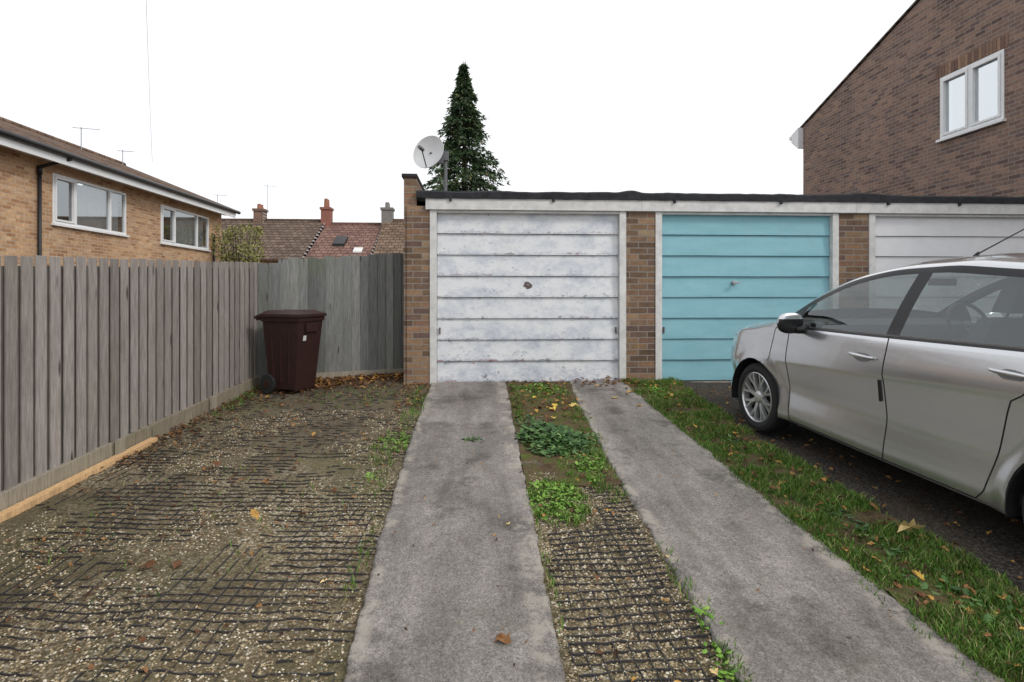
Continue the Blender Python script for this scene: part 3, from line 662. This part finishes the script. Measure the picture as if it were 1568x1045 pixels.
for a,b in zip(ys_[:-1],ys_[1:]):
    j=.012*noise.noise(Vector((a*3,0,0)))
    mb.hexa([(-8.58,a,4.53),(-8.58,b,4.53),(-12.5,b,6.11),(-12.5,a,6.11),(-8.56,a,4.575+j),(-8.56,b,4.575+j),(-12.5,b,6.17),(-12.5,a,6.17)],0)
    mb.hexa([(-12.5,a,6.11),(-12.5,b,6.11),(-16.4,b,4.53),(-16.4,a,4.53),(-12.5,a,6.17),(-12.5,b,6.17),(-16.4,b,4.57),(-16.4,a,4.57)],0)
mb.cyl((-12.5,1.7,6.16),(-12.5,21.6,6.16),.09,n=10)
mb.build("tiled_roof",[T_L],h)
mb=MB(); mb.box(-8.63,-8.60,1.8,21.5,4.30,4.50,0); mb.box(-9.0,-8.631,1.8,21.5,4.385,4.41,0)
mb.hexa([(-8.6,21.5,4.38),(-8.6,21.54,4.38),(-12.5,21.54,5.95),(-12.5,21.5,5.95),(-8.6,21.5,4.54),(-8.6,21.54,4.54),(-12.5,21.54,6.11),(-12.5,21.5,6.11)],0)
mb.build("fascia",[upvc],h)
mb=MB(); mb.cyl((-8.55,1.8,4.51),(-8.55,21.7,4.51),.06,n=10)
mb.cyl((-8.55,12.95,4.45),(-8.95,12.6,4.2),.036,n=10); mb.cyl((-8.95,12.6,4.2),(-8.95,12.6,-.2),.036,n=10); mb.cyl((-8.95,12.6,4.22),(-8.95,12.6,4.05),.048,n=10)
mb.cyl((-8.95,20.6,3.6),(-8.95,20.6,-.2),.036,n=8)
mb.build("gutter",[black],h,smooth=True)
def aerial(par,x,y,z0,z1,L_=.6,dir_=(1,.3)):
    mb=MB(); mb.cyl((x,y,z0),(x,y,z1),.014,n=6); d=Vector((dir_[0],dir_[1],0)).normalized(); p=Vector((x,y,z1-.04))
    mb.cyl(p-d*L_*.3,p+d*L_*.7,.009,n=5); s=Vector((-d.y,d.x,0))
    for k in range(7):
        q=p-d*L_*.3+d*L_*k/6; mb.cyl(q-s*.14-Vector((0,0,.04)),q+s*.14+Vector((0,0,.04)),.005,n=4)
    mb.build("aerial",[M_metal],par)
aerial(h,-12.2,18.9,6.0,6.75,.7); aerial(h,-12.3,21.2,5.9,6.6,.5)
# ---------------------------------------------------------------- right house
h=empty("brick_house")
cR=[(.13,.085,.075),(.20,.13,.105),(.28,.185,.14),(.17,.12,.11),(.32,.205,.15),(.23,.145,.12)]
BR_R=brick("brown_brick_y",1,cR,(.29,.255,.23)); BR_Rx=brick("brown_brick_x",0,cR,(.29,.255,.23))
rt=lambda y: 8.12-.318*abs(y-9.72)
wall_with_holes(h,"gable_wall",9.0,.25,3.72,15.74,-.2,lambda y:rt(y),[(9.53,9.72,4.59,5.79),(9.72,10.92,4.59,5.79)],BR_R)
mb=MB(); mb.box(9.251,18,15.49,15.74,-.2,6.15,0); mb.box(9.251,18,3.72,3.97,-.2,6.15,0); mb.box(17.75,18,3.98,15.48,-.2,6.15,0); mb.build("side_walls",[BR_Rx],h)
window(h,9.0,-1,9.53,10.92,4.59,5.79,[10.23],[0,1],[(9.62,9.72,4.66,5.72),(10.78,10.86,4.66,5.72)])
mb=MB()
k=9.45
while k<10.98: mb.box(8.992,9.01,k,k+.066,5.80,6.015,0,random.random()); k+=.0755
mb.build("soldier_course",[rndmat("soldier_brick",[(0,(.16,.10,.08)),(1,(.34,.22,.15))],.9)],h)
T_R=tile("roof_tiles_right",0,[(.11,.085,.075),(.16,.125,.105)],.1,.3)
mb=MB()
for s_ in (1,-1):
    ya=9.72; yb=9.72+s_*6.42; za=8.14; zb=8.14-.318*6.42
    v=[(8.96,ya,za),(18.1,ya,za),(18.1,yb,zb),(8.96,yb,zb)]
    mb.hexa([(x,y,z+.0) for x,y,z in v]+[(x,y,z+.04) for x,y,z in v],0)
mb.build("tiled_roof",[T_R],h)
mb=MB(); mb.hexa([(8.86,15.745,5.60),(9.35,15.745,5.60),(9.35,16.1,5.85),(8.86,16.1,5.85),(8.86,15.745,6.19),(9.35,15.745,6.19),(9.35,16.1,6.07),(8.86,16.1,6.07)],0)
mb.box(9.351,18,15.745,16.05,5.9,6.03,0)
mb.cyl((8.86,16.17,6.0),(18,16.17,6.0),.06,n=10); mb.cyl((9.1,15.82,5.6),(9.1,15.82,0),.04,n=8)
mb.build("fascia",[upvc],h)

# ---------------------------------------------------------------- terraced houses behind
h=empty("terraced_houses")
def roofunit(x0,x1,zr,yr,mat,ye=27.,ze=3.1):
    mb=MB(); mb.hexa([(x0,ye,ze),(x1,ye,ze),(x1,yr,zr),(x0,yr,zr),(x0,ye,ze+.08),(x1,ye,ze+.08),(x1,yr,zr+.06),(x0,yr,zr+.06)],0)
    mb.hexa([(x0,yr,zr),(x1,yr,zr),(x1,yr+4,ze),(x0,yr+4,ze),(x0,yr,zr+.06),(x1,yr,zr+.06),(x1,yr+4,ze+.06),(x0,yr+4,ze+.06)],0)
    mb.cyl((x0,yr,zr+.05),(x1,yr,zr+.05),.1,n=8); mb.build("tiled_roof",[mat],h)
    mb=MB(); mb.box(x0+.05,x1-.05,ye+.3,yr+3.6,0,ze+.05,0); mb.build("walls",[BR_Lx],h)
TB=tile("roof_tiles_brown",0,[(.12,.085,.065),(.18,.13,.10)],.15,.3); TRd=tile("roof_tiles_red",0,[(.18,.10,.085),(.25,.15,.12)],.15,.3)
TB2=tile("roof_tiles_brown2",0,[(.15,.10,.07),(.22,.155,.11)],.15,.3)
roofunit(-20,-7.9,5.32,31,TB); roofunit(-7.78,-4.9,5.16,31,TRd); roofunit(-4.78,6,5.3,30.5,TB2)
mb=MB()
for xx in (-7.84,-4.84):
    n_=12
    for k in range(n_):
        t=k/n_; y_=27+4*t; z_=3.2+2.1*t; mb.box(xx-.03,xx+.03,y_,y_+.2,z_+.02,z_+.09,0)
mb.build("verge",[simple("verge_white",(.5,.5,.5),.7)],h)
def chim(x,y,w_,z0,z1,z2,mat,pot):
    mb=MB(); mb.box(x-w_/2,x+w_/2,y-.3,y+.3,z0,z1-.12,0); mb.box(x-w_/2-.05,x+w_/2+.05,y-.35,y+.35,z1-.119,z1,0); mb.build("chimney",[mat],h)
    mb=MB()
    for dy in(-.15,.15): mb.cyl((x,y+dy,z1+.001),(x,y+dy,z2),.11,.09,n=10)
    mb.build("chimney_pot",[pot],h)
potm=simple("terracotta",(.32,.14,.09),.8); gry=simple("render_grey",(.22,.21,.19),.9)
rbr=brick("chimney_brick",0,[(.15,.08,.06),(.25,.13,.09)])
chim(-11.15,31,.48,5.0,5.95,6.2,rbr,potm); chim(-7.78,31,.46,5.0,6.05,6.5,simple("red_render",(.28,.12,.09),.9),potm); chim(-4.6,30.6,.55,5.0,6.0,6.28,gry,gry)
mb=MB(); mb.hexa([(-6.85,28.3,3.85),(-6.3,28.3,3.85),(-6.3,29.2,4.3),(-6.85,29.2,4.3),(-6.85,28.3,3.98),(-6.3,28.3,3.98),(-6.3,29.2,4.42),(-6.85,29.2,4.42)],0); mb.build("rooflight",[black],h)
mb=MB(); mb.hexa([(-5.75,27.6,3.5),(-5.35,27.6,3.5),(-5.35,28.0,3.72),(-5.75,28.0,3.72),(-5.75,27.6,3.56),(-5.35,27.6,3.56),(-5.35,28.0,3.78),(-5.75,28.0,3.78)],0); mb.build("skylight",[white],h)
aerial(h,-10.8,31,5.8,7.2,.6); aerial(h,-13.3,31,5.3,6.7,.6)

# ---------------------------------------------------------------- foliage
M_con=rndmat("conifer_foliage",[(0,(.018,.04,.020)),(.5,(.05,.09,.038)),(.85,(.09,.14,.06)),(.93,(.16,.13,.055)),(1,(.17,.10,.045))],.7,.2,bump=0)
M_bark=simple("bark",(.06,.045,.035),.95,var=.3,bump=.5)
def conifer():
    e=empty("conifer_tree"); bx,by=-.41,18.0; z0,z1=.4,8.62
    mb=MB(); mb.cyl((bx,by,z0),(bx+.03,by,z1-.1),.17,.015,n=10)
    V=[];F=[];R=[]
    nb=820
    for i in range(nb):
        t=random.random()**.85; z=z0+1.0+(z1-z0-1.0)*t
        a=random.uniform(0,6.283); rad=(z1-z)*.335*random.uniform(.5,1.12)*(1+.3*noise.noise(Vector((math.cos(a)*1.8,math.sin(a)*1.8,z*1.6))))+.04
        rad=min(rad,1.7+random.uniform(-.2,.2))
        d=Vector((math.cos(a),math.sin(a),0)); sag=random.uniform(.15,.45)
        st=Vector((bx,by,z)); en=st+d*rad+Vector((0,0,-sag*rad+.12*rad))
        if i%4==0: mb.cyl(st,en,.018,.004,n=4,caps=False)
        nl=int(14+rad*32); hue=random.random()
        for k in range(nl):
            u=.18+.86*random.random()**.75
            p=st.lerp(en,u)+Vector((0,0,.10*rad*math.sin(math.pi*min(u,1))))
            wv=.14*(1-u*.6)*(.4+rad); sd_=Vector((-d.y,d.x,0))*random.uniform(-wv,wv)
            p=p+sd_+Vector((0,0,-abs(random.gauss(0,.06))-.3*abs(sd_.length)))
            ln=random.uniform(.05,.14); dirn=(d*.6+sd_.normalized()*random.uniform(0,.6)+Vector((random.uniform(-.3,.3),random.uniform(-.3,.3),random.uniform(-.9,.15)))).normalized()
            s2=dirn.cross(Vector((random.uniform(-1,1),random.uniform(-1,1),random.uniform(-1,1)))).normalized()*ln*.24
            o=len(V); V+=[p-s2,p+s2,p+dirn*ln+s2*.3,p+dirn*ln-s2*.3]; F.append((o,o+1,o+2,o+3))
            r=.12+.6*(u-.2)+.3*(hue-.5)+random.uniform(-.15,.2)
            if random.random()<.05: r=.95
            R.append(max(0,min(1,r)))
    for k in range(60):
        z=z1-random.random()*.6; rr=.03+(z1-z)*.12; a=random.uniform(0,6.283); p=Vector((bx+.02+rr*math.cos(a),by+rr*math.sin(a),z)); o=len(V)
        V+=[p,p+Vector((.02,0,0)),p+Vector((.02*math.cos(a),.02*math.sin(a),.14))]; F.append((o,o+1,o+2)); R.append(.5)
    mb.build("trunk",[M_bark],e)
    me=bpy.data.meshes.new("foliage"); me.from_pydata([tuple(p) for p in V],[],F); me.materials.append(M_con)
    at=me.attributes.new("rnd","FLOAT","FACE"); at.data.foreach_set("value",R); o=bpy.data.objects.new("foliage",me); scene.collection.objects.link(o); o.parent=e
conifer()
def bush(name,cx,cy,z0,z1,rad,n,mat,sz=.05):
    e=empty(name); mb=MB()
    for k in range(26):
        a=random.uniform(0,6.283); q=Vector((cx+rad*.9*math.cos(a)*random.random(),cy+rad*.5*math.sin(a),z1*random.uniform(.85,1.03))); mb.cyl((cx+.2*math.cos(a),cy,z0),q,.02,.004,n=4)
    mb.build("stems",[M_bark],e); V=[];F=[];R=[]
    for k in range(n):
        a=random.uniform(0,6.283); r=rad*random.random()**.5; z=z0+(z1-z0)*random.random()**.7
        p=Vector((cx+r*math.cos(a),cy+r*.6*math.sin(a),z))
        if noise.noise(p*2.2)<-.08: continue
        d=Vector((random.gauss(0,1),random.gauss(0,1),random.gauss(0,1))).normalized(); s2=d.orthogonal().normalized()*sz*.35; o=len(V)
        V+=[p,p+d*sz*.5+s2,p+d*sz,p+d*sz*.5-s2]; F.append((o,o+1,o+2,o+3)); R.append(random.random())
    me=bpy.data.meshes.new("foliage"); me.from_pydata([tuple(p) for p in V],[],F); me.materials.append(mat)
    at=me.attributes.new("rnd","FLOAT","FACE"); at.data.foreach_set("value",R); o=bpy.data.objects.new("foliage",me); scene.collection.objects.link(o); o.parent=e
M_bush=rndmat("bush_leaves",[(0,(.09,.10,.025)),(.6,(.22,.23,.06)),(1,(.36,.32,.12))],.6,.2,bump=0)
bush("climbing_shrub",-8.1,20.5,1.0,3.9,.9,3200,M_bush,.09)
mb=MB(); pr=None
for k in range(25):
    t=k/24; p=Vector((-6.2,11.2,11.)).lerp(Vector((-11.2,21.,6.15)),t)+Vector((0,0,-.5*math.sin(math.pi*t)))
    if pr: mb.cyl(pr,p,.005,n=4,caps=False)
    pr=p
mb.build("overhead_cable",[simple("cable",(.4,.4,.4),.6)])

# ---------------------------------------------------------------- car
def build_car():
    e=empty("car")
    paint=G("silver_paint"); fl=paint.noise(paint.map(),900,2); paint.col(paint.ramp(fl,[(.3,(.60,.61,.63)),(.7,(.72,.73,.75))])); paint.b.inputs["Coat Weight"].default_value=1.0; paint.b.inputs["Coat Roughness"].default_value=.02
    paint=paint.fin(.24,.88,.5)
    cg=glass("car_glass",(.80,.86,.84),.06,.6)
    trim=simple("black_trim",(.012,.012,.013),.3); hl=simple("headlight",(.75,.78,.8),.08,metal=.6,var=.2,sc=30); gap=simple("shut_line",(.01,.01,.01),.8)
    ds=.0125; S=np.arange(0,3.9501,ds)
    def T(xs,ys,sm=9):
        a=np.interp(S,xs,ys); kx=np.ones(sm)/sm
        for _ in range(2):
            ap=np.r_[2*a[0]-a[sm//2:0:-1],a,2*a[-1]-a[-2:-sm//2-1:-1]]; a=np.convolve(ap,kx,'valid')[:len(S)]
        return a
    W=T([0,.04,.12,.25,.45,.8,2,3.2,3.6,3.85,3.95],[.40,.55,.68,.77,.83,.86,.868,.86,.82,.72,.58],7)
    z0=T([0,.3,3.5,3.95],[.20,.17,.18,.32])
    z4=T([0,.08,.2,.45,.8,1.0,2,3.2,3.6,3.85,3.95],[.60,.69,.75,.82,.875,.905,.955,1.02,1.03,.99,.86],11)
    zC=T([0,.06,.2,.45,.8,.98,1.3,1.6,1.85,2.3,2.9,3.45,3.75,3.87,3.95],[.62,.73,.80,.88,.965,1.0,1.19,1.345,1.43,1.475,1.46,1.40,1.32,1.1,.88],15)
    z8=T([0,.06,.2,.45,.8,.95,1.3,1.6,1.9,2.3,2.9,3.45,3.72,3.85,3.95],[.61,.715,.785,.86,.93,.955,1.155,1.30,1.385,1.42,1.40,1.345,1.27,1.08,.87],15)
    w8=T([0,.1,.3,.8,.95,1.3,1.65,2,3,3.7,3.95],[.30,.45,.57,.68,.70,.665,.62,.59,.575,.54,.45],11)
    cab=np.clip((S-.85)/.2,0,1); cab=cab*cab*(3-2*cab)
    zz=lambda f:z0+(z4-z0)*f
    # rising feature line along the doors
    cf=T([0,.8,1.2,3.2,3.95],[.66,.66,.68,.80,.80],15)
    K=[]
    K.append((W-.13,z0)); K.append((W-.028,zz(.06))); K.append((W-.022,zz(.14))); K.append((W-.046,zz(.40))); K.append((W-.012,z0+(z4-z0)*(cf-.06))); K.append((W-.0,z0+(z4-z0)*cf)); K.append((W-.040,zz(.968)))
    w4=W-.048
    K.append((w4,z4))
    def lerp(a,b,t): return a+(b-a)*t
    hood=[(lerp(w4,w8,f),lerp(z4,z8,f)+.018*math.sin(math.pi*f)) for f in (.22,.5,.8)]
    z5c=z4+.018; w5c=W-.068; z7c=z8-.022; w7c=w8+.030
    z6c=np.maximum(z5c+.004,z8-.062); tt=np.clip((z6c-z5c)/(np.maximum(z7c-z5c,.02)),0,1); w6c=lerp(w5c,w7c,tt); z7c=np.maximum(z7c,z6c+.003)
    cabk=[(w5c,z5c),(w6c,z6c),(w7c,z7c)]
    for (hw,hz),(cw,cz) in zip(hood,cabk): K.append((lerp(hw,cw,cab),lerp(hz,cz,cab)))
    K.append((w8,z8)); K.append((w8*.72,lerp(z8,zC,.62))); K.append((w8*.38,lerp(z8,zC,.92))); K.append((w8*0,zC))
    sub=[2,3,7,8,2,5,1,1,8,1,2,3,3,3]
    rw=[];rz=[];key=[]
    for k in range(len(K)-1):
        for q in range(sub[k]):
            t=q/sub[k]; rw.append(lerp(K[k][0],K[k+1][0],t)); rz.append(lerp(K[k][1],K[k+1][1],t)); key.append(k+t)
    rw.append(K[-1][0]);rz.append(K[-1][1]);key.append(len(K)-1.)
    rw=np.array(rw);rz=np.array(rz);key=np.array(key); nr=len(key); ns=len(S)
    for _ in range(3):
        m=(key[1:-1]>1.2)&(key[1:-1]<6.3)
        r2=rw.copy(); r2[1:-1]=np.where(m[:,None],(rw[:-2]+rw[2:]+2*rw[1:-1])/4,rw[1:-1]); rw=r2
    bulge=np.clip((key-8)/1.0,0,1); bulge=np.where(key<9,np.sin(np.pi*bulge)*.012,0)
    rw=rw+bulge[:,None]*cab[None]
    kk_=key[:,None]
    fsh=np.where(kk_<=11,np.clip((kk_-8)/3,0,1),np.clip((14-kk_)/3,0,1))
    Sx=S[None]+.16*fsh*np.exp(-((S[None]-2.15)/.42)**2)
    Sx=Sx-.07*np.where(kk_>11,(kk_-11)/3,0)*np.exp(-((S[None]-1.0)/.25)**2)
    zs=lambda z:np.where(z>.5,.5+(z-.5)*1.075,z)
    rz=zs(rz)
    wheels=[(.80,.30),(3.29,.30)]; R=.338
    low=(key<6.5)
    rem=np.zeros((nr-1,ns-1),bool)
    for (c,z) in wheels:
        cs=(Sx[:-1,:-1]+Sx[1:,1:])/2; cz=(rz[:-1,:-1]+rz[1:,1:])/2
        rem|=(np.hypot(cs-c,cz-z)<R)&low[:-1,None]
    touchR=np.zeros((nr,ns),bool);touchK=np.zeros((nr,ns),bool)
    for (a,b) in ((0,0),(1,0),(0,1),(1,1)):
        touchR[a:nr-1+a,b:ns-1+b]|=rem; touchK[a:nr-1+a,b:ns-1+b]|=~rem
    sn=touchR&touchK
    for (c,z) in wheels:
        dd=np.hypot(Sx-c,rz-z); m=sn&(dd<R*1.4)&(dd>.05); f=R/np.where(dd<1e-6,1,dd)
        Sx=np.where(m,c+(Sx-c)*f,Sx); rz=np.where(m,z+(rz-z)*f,rz)
        dd=np.hypot(Sx-c,rz-z); fl=np.clip((R+.11-dd)/.11,0,1); fl=fl*fl*(3-2*fl); rw=rw+np.where((key[:,None]<5.5)&(key[:,None]>.5),.024*fl,0)
    V=[]
    for sgn in (-1,1):
        for j in range(nr):
            for i in range(ns): V.append((sgn*rw[j,i],-Sx[j,i],rz[j,i]))
    F=[];Mi=[]
    def matof(k,s):
        if k<1: return 2
        if 7<=k<8 and 1.1<s<3.35: return 2
        if 8<=k<9 and 1.08<s<3.38:
            if s<1.26: return 2
            if 2.09<s<2.19: return 2
            if 3.02<s<3.07: return 2
            return 1
        if 9<=k<10 and 1.08<s<3.4: return 2
        if k>=11 and 1.03<s<1.70: return 1
        if k>=11 and .97<s<=1.03: return 2
        if k>=11 and 3.76<s<3.87: return 1
        if 5.4<=k<9.2 and .14<s<.30+ .13*(k-5): return 3
        return 0
    N=nr*ns
    for sgn,o in ((-1,0),(1,N)):
        for j in range(nr-1):
            for i in range(ns-1):
                if rem[j,i]: continue
                a=o+j*ns+i; q=(a,a+1,a+ns+1,a+ns) if sgn<0 else (a,a+ns,a+ns+1,a+1)
                F.append(q); Mi.append(matof(key[j],S[i]))
    for j in range(nr-1):
        for i,fl_ in ((0,0),(ns-1,1)):
            a=j*ns+i;b=a+ns;c=N+b;d=N+a; F.append((a,b,c,d) if not fl_ else (a,d,c,b)); Mi.append(2 if (1<key[j]<3.5 and not fl_) else 0)
    me=bpy.data.meshes.new("body"); me.from_pydata([tuple(map(float,p)) for p in V],[],F)
    for m in (paint,cg,trim,hl): me.materials.append(m)
    me.polygons.foreach_set("material_index",Mi); me.polygons.foreach_set("use_smooth",[True]*len(F))
    body=bpy.data.objects.new("body",me); scene.collection.objects.link(body); body.parent=e
    def surf(s,k,sgn=-1,off=.0):
        fi=max(0,min(ns-1.001,s/ds)); i=int(fi); ti=fi-i; kk=float(np.interp(k,key,np.arange(nr))); j=min(int(kk),nr-2); t=kk-j
        g2=lambda A:lerp(lerp(A[j,i],A[j+1,i],t),lerp(A[j,i+1],A[j+1,i+1],t),ti)
        return Vector((sgn*(g2(rw)+off),-g2(Sx),g2(rz)))
    mb=MB()
    def line(path,wd,sgn,mat=0,off=.0015):
        for (s0,k0),(s1,k1) in zip(path[:-1],path[1:]):
            n_=12
            for q in range(n_):
                a=surf(lerp(s0,s1,q/n_),lerp(k0,k1,q/n_),sgn,off); b=surf(lerp(s0,s1,(q+1)/n_),lerp(k0,k1,(q+1)/n_),sgn,off)
                d=(b-a)
                if d.length<1e-4: continue
                d.normalize(); sd_=Vector((0,-d.z,d.y))
                if sd_.length<.1: continue
                sd_.normalize(); sd_*=wd
                mb.add([a-sd_,a+sd_,b+sd_,b-sd_],[(0,1,2,3)],mat)
    for sg in(-1,1):
        line([(1.16,7.6),(1.20,5),(1.22,3),(1.25,1.2)],.0035,sg)
        line([(2.14,7.8),(2.15,5),(2.17,3),(2.17,1.2)],.0035,sg)
        line([(3.10,7.8),(3.07,6),(2.99,4.6),(2.92,3.8),(2.87,3),(2.83,2.2),(2.78,1.2)],.0035,sg)
        line([(1.25,1.2),(2.78,1.2)],.003,sg)
        line([(1.02,7.2),(1.0,5.6),(.98,4.6)],.003,sg)
        line([(2.13,4.2),(2.13,3.45)],.010,sg,1,.008)
        line([(1.15,7.95),(2.2,7.95),(3.33,7.95)],.004,sg,2,.004)
    mb.build("shut_lines",[gap,trim,M_metal],e)
    mb=MB()
    for sg in(-1,1):
        for s_ in (1.97,2.93):
            p=surf(s_,5.45,sg,0)
            vs=[];n_=16
            for q in range(n_):
                a=2*math.pi*q/n_; vs.append(p+Vector((sg*.005,.07*math.cos(a),.030*math.sin(a))))
            mb.add(vs,[tuple(range(n_))],1)
            prv=None
            for q in range(11):
                t=q/10; yy=.11-.22*t; out=.008+.028*math.sin(math.pi*t)**.5 if 0<t<1 else .008; c=p+Vector((sg*out,yy,.012)); hh=.014*(.55+.45*math.sin(math.pi*t)); tk=.010
                cur=[c+Vector((0,0,-hh)),c+Vector((sg*tk,0,-hh*.5)),c+Vector((sg*tk,0,hh*.5)),c+Vector((0,0,hh))]
                if prv: mb.add(prv+cur,[(0,4,5,1),(1,5,6,2),(2,6,7,3),(3,7,4,0)],0)
                prv=cur
    mb.build("door_handles",[paint,simple("recess",(.22,.22,.23),.5)],e,smooth=True)
    mb=MB()
    for sg in(-1,1):
        base=surf(1.36,7.6,sg,0); c=base+Vector((sg*.12,.02,.035)); nu,nv=16,10; vs=[]
        for a in range(nv+1):
            th=math.pi*a/nv
            for b in range(nu):
                ph=2*math.pi*b/nu
                x=math.sin(th)*math.cos(ph);y_=math.sin(th)*math.sin(ph);z=math.cos(th)
                sx=abs(x)**.75*(1 if x>0 else -1);sz=abs(z)**.75*(1 if z>0 else -1)
                yy=y_*.075 if y_>0 else y_*.02
                vs.append(c+Vector((sx*.105,yy,sz*.08)))
        o=len(mb.v); mb.v.extend([tuple(p) for p in vs])
        for a in range(nv):
            for b in range(nu):
                f=(a*nu+b,a*nu+(b+1)%nu,(a+1)*nu+(b+1)%nu,(a+1)*nu+b)
                back=(b>=nu//2)
                mb.f.append(tuple(i+o for i in f)); mb.m.append(1 if (a>=nv*.45 or (back and a>nv*.3)) else 0); mb.r.append(.5)
        mb.cyl(base+Vector((-sg*.02,0,-.01)),c+Vector((-sg*.04,0,-.05)),.035,.03,n=10,mat=1)
    mb.build("door_mirrors",[paint,trim],e,smooth=True)
    rimm=simple("alloy",(.62,.63,.64),.28,metal=.8); rimd=simple("brake_dark",(.02,.02,.022),.6)
    mb=MB()
    for (c,z) in ((.80,.298),(3.29,.298)):
        for sg in(-1,1):
            M=Matrix.Translation((sg*.745,-c,z))@Matrix.Rotation(0 if sg>0 else math.pi,4,'Z')@Matrix.Rotation(random.uniform(0,1),4,'X')
            mb.lathe([(.07,.205),(.086,.215),(.098,.245),(.090,.278),(.07,.294),(.03,.298),(-.03,.298),(-.07,.294),(-.09,.27),(-.09,.2)],M,48,0)
            mb.lathe([(.088,.215),(.092,.208),(.080,.200),(.03,.193)],M,48,1); mb.lathe([(.03,.193),(-.05,.19)],M,48,2)
            mb.lathe([(-.01,.19),(-.01,.0001)],M,32,2); mb.lathe([(.0,.12),(.006,.115),(.006,.02)],M,32,3)
            mb.lathe([(.03,.062),(.07,.055),(.080,.035),(.083,.0001)],M,24,1)
            for k in range(8):
                Rm=M@Matrix.Rotation(2*math.pi*k/8,4,'X')
                for (ya,yb,ra,rb,wa,wb) in ((0,0,.04,.12,.017,.015),(.004,.036,.11,.200,.009,.010),(-.004,-.036,.11,.200,.009,.010)):
                    P0=Vector((.066 if ra<.1 else .074,ya,ra));P1=Vector((.076 if ra<.1 else .084,yb,rb)); dp=Vector((-.03,0,0)); s0=Vector((0,wa,0)); s1=Vector((0,wb,0))
                    mb.hexa([Rm@q for q in [P0-s0*1.3+dp,P0+s0*1.3+dp,P1+s1*1.3+dp,P1-s1*1.3+dp,P0-s0,P0+s0,P1+s1,P1-s1]],1)
    mb.build("wheels",[M_tyre,rimm,rimd,simple("brake_disc",(.2,.2,.2),.4,metal=.8)],e,smooth=False)
    mb=MB()
    for (c,z) in wheels:
        for sg in(-1,1):
            n_=20; vs=[]
            for q in range(n_+1):
                a=-.25+(math.pi+.5)*q/n_
                for xx in (.862,.50): vs.append((sg*xx,-c+(R+.004)*math.cos(a),z+(R+.004)*math.sin(a)))
            mb.add(vs,[(2*q,2*q+1,2*q+3,2*q+2) for q in range(n_)],0)
            mb.add([(sg*.5,-c-.35,.15),(sg*.5,-c+.35,.15),(sg*.5,-c+.35,.65),(sg*.5,-c-.35,.65)],[(0,1,2,3)],0)
    mb.box(-.72,.72,-2.92,-1.17,.17,.24,0); mb.box(-.48,.48,-3.85,-.1,.18,.26,0); mb.box(-.6,.6,-3.85,-3.66,.22,.3,0)
    for sg in(-1,1): mb.box(min(sg*.74,sg*.77),max(sg*.74,sg*.77),-2.95,-1.15,.24,.96,1)
    mb.hexa([(-.7,-1.45,.55),(.7,-1.45,.55),(.7,-1.05,.6),(-.7,-1.05,.6),(-.7,-1.42,.99),(.7,-1.42,.99),(.7,-1.05,1.0),(-.7,-1.05,1.0)],1)
    mb.build("underbody",[gap,simple("car_trim",(.05,.05,.055),.8)],e)
    mb=MB()
    seatm=simple("seat_fabric",(.05,.052,.058),.9)
    for sx in(-.37,.37):
        mb.hexa([(sx-.25,-2.25,.35),(sx+.25,-2.25,.35),(sx+.25,-1.75,.38),(sx-.25,-1.75,.38),(sx-.24,-2.25,.52),(sx+.24,-2.25,.52),(sx+.24,-1.75,.58),(sx-.24,-1.75,.58)],0)
        mb.hexa([(sx-.25,-2.36,.5),(sx+.25,-2.36,.5),(sx+.25,-2.22,.5),(sx-.25,-2.22,.5),(sx-.19,-2.58,1.16),(sx+.19,-2.58,1.16),(sx+.19,-2.49,1.16),(sx-.19,-2.49,1.16)],0)
        mb.hexa([(sx-.13,-2.62,1.2),(sx+.13,-2.62,1.2),(sx+.13,-2.51,1.2),(sx-.13,-2.51,1.2),(sx-.11,-2.64,1.37),(sx+.11,-2.64,1.37),(sx+.11,-2.56,1.37),(sx-.11,-2.56,1.37)],0)
        mb.cyl((sx-.06,-2.53,1.12),(sx-.06,-2.57,1.25),.008); mb.cyl((sx+.06,-2.53,1.12),(sx+.06,-2.57,1.25),.008)
    mb.hexa([(-.62,-3.3,.4),(.62,-3.3,.4),(.62,-2.8,.4),(-.62,-2.8,.4),(-.6,-3.3,.62),(.6,-3.3,.62),(.6,-2.8,.6),(-.6,-2.8,.6)],0)
    mb.hexa([(-.6,-3.35,.6),(.6,-3.35,.6),(.6,-3.2,.6),(-.6,-3.2,.6),(-.55,-3.5,1.1),(.55,-3.5,1.1),(.55,-3.4,1.1),(-.55,-3.4,1.1)],0)
    mb.build("seats",[seatm],e,bevel=.04)
    mb=MB(); n_=24; c=Vector((.37,-1.62,1.0)); t1=Vector((1,0,0)); t2=Vector((0,.42,.9)).normalized()
    for q in range(n_):
        a=2*math.pi*q/n_;b=2*math.pi*(q+1)/n_
        mb.cyl(c+t1*.18*math.cos(a)+t2*.18*math.sin(a),c+t1*.18*math.cos(b)+t2*.18*math.sin(b),.014,n=6,caps=False)
    for a in(0,math.pi,-math.pi/2): mb.cyl(c,c+t1*.17*math.cos(a)+t2*.17*math.sin(a),.014,n=6)
    mb.cyl(c,c+Vector((0,.25,-.14)),.05,n=12); mb.box(-.10,.10,-1.74,-1.70,1.31,1.36); mb.build("steering_wheel",[trim],e)
    mb=MB(); zr=float(zs(np.array([1.445]))[0]); mb.cyl((0,-1.93,zr-.02),(0,-1.98,zr+.03),.018,.010,n=8); mb.cyl((0,-1.97,zr+.02),(0,-2.5,zr+.30),.005,.003,n=6); mb.build("aerial",[trim],e)
    e.matrix_world=Matrix.Translation((3.26,6.087,gz(3,6.087)+.01))@Matrix.Rotation(math.radians(7),4,'Z')@Matrix.Rotation(math.radians(3.81),4,'X')@Matrix.Scale(1.045,4)
build_car()
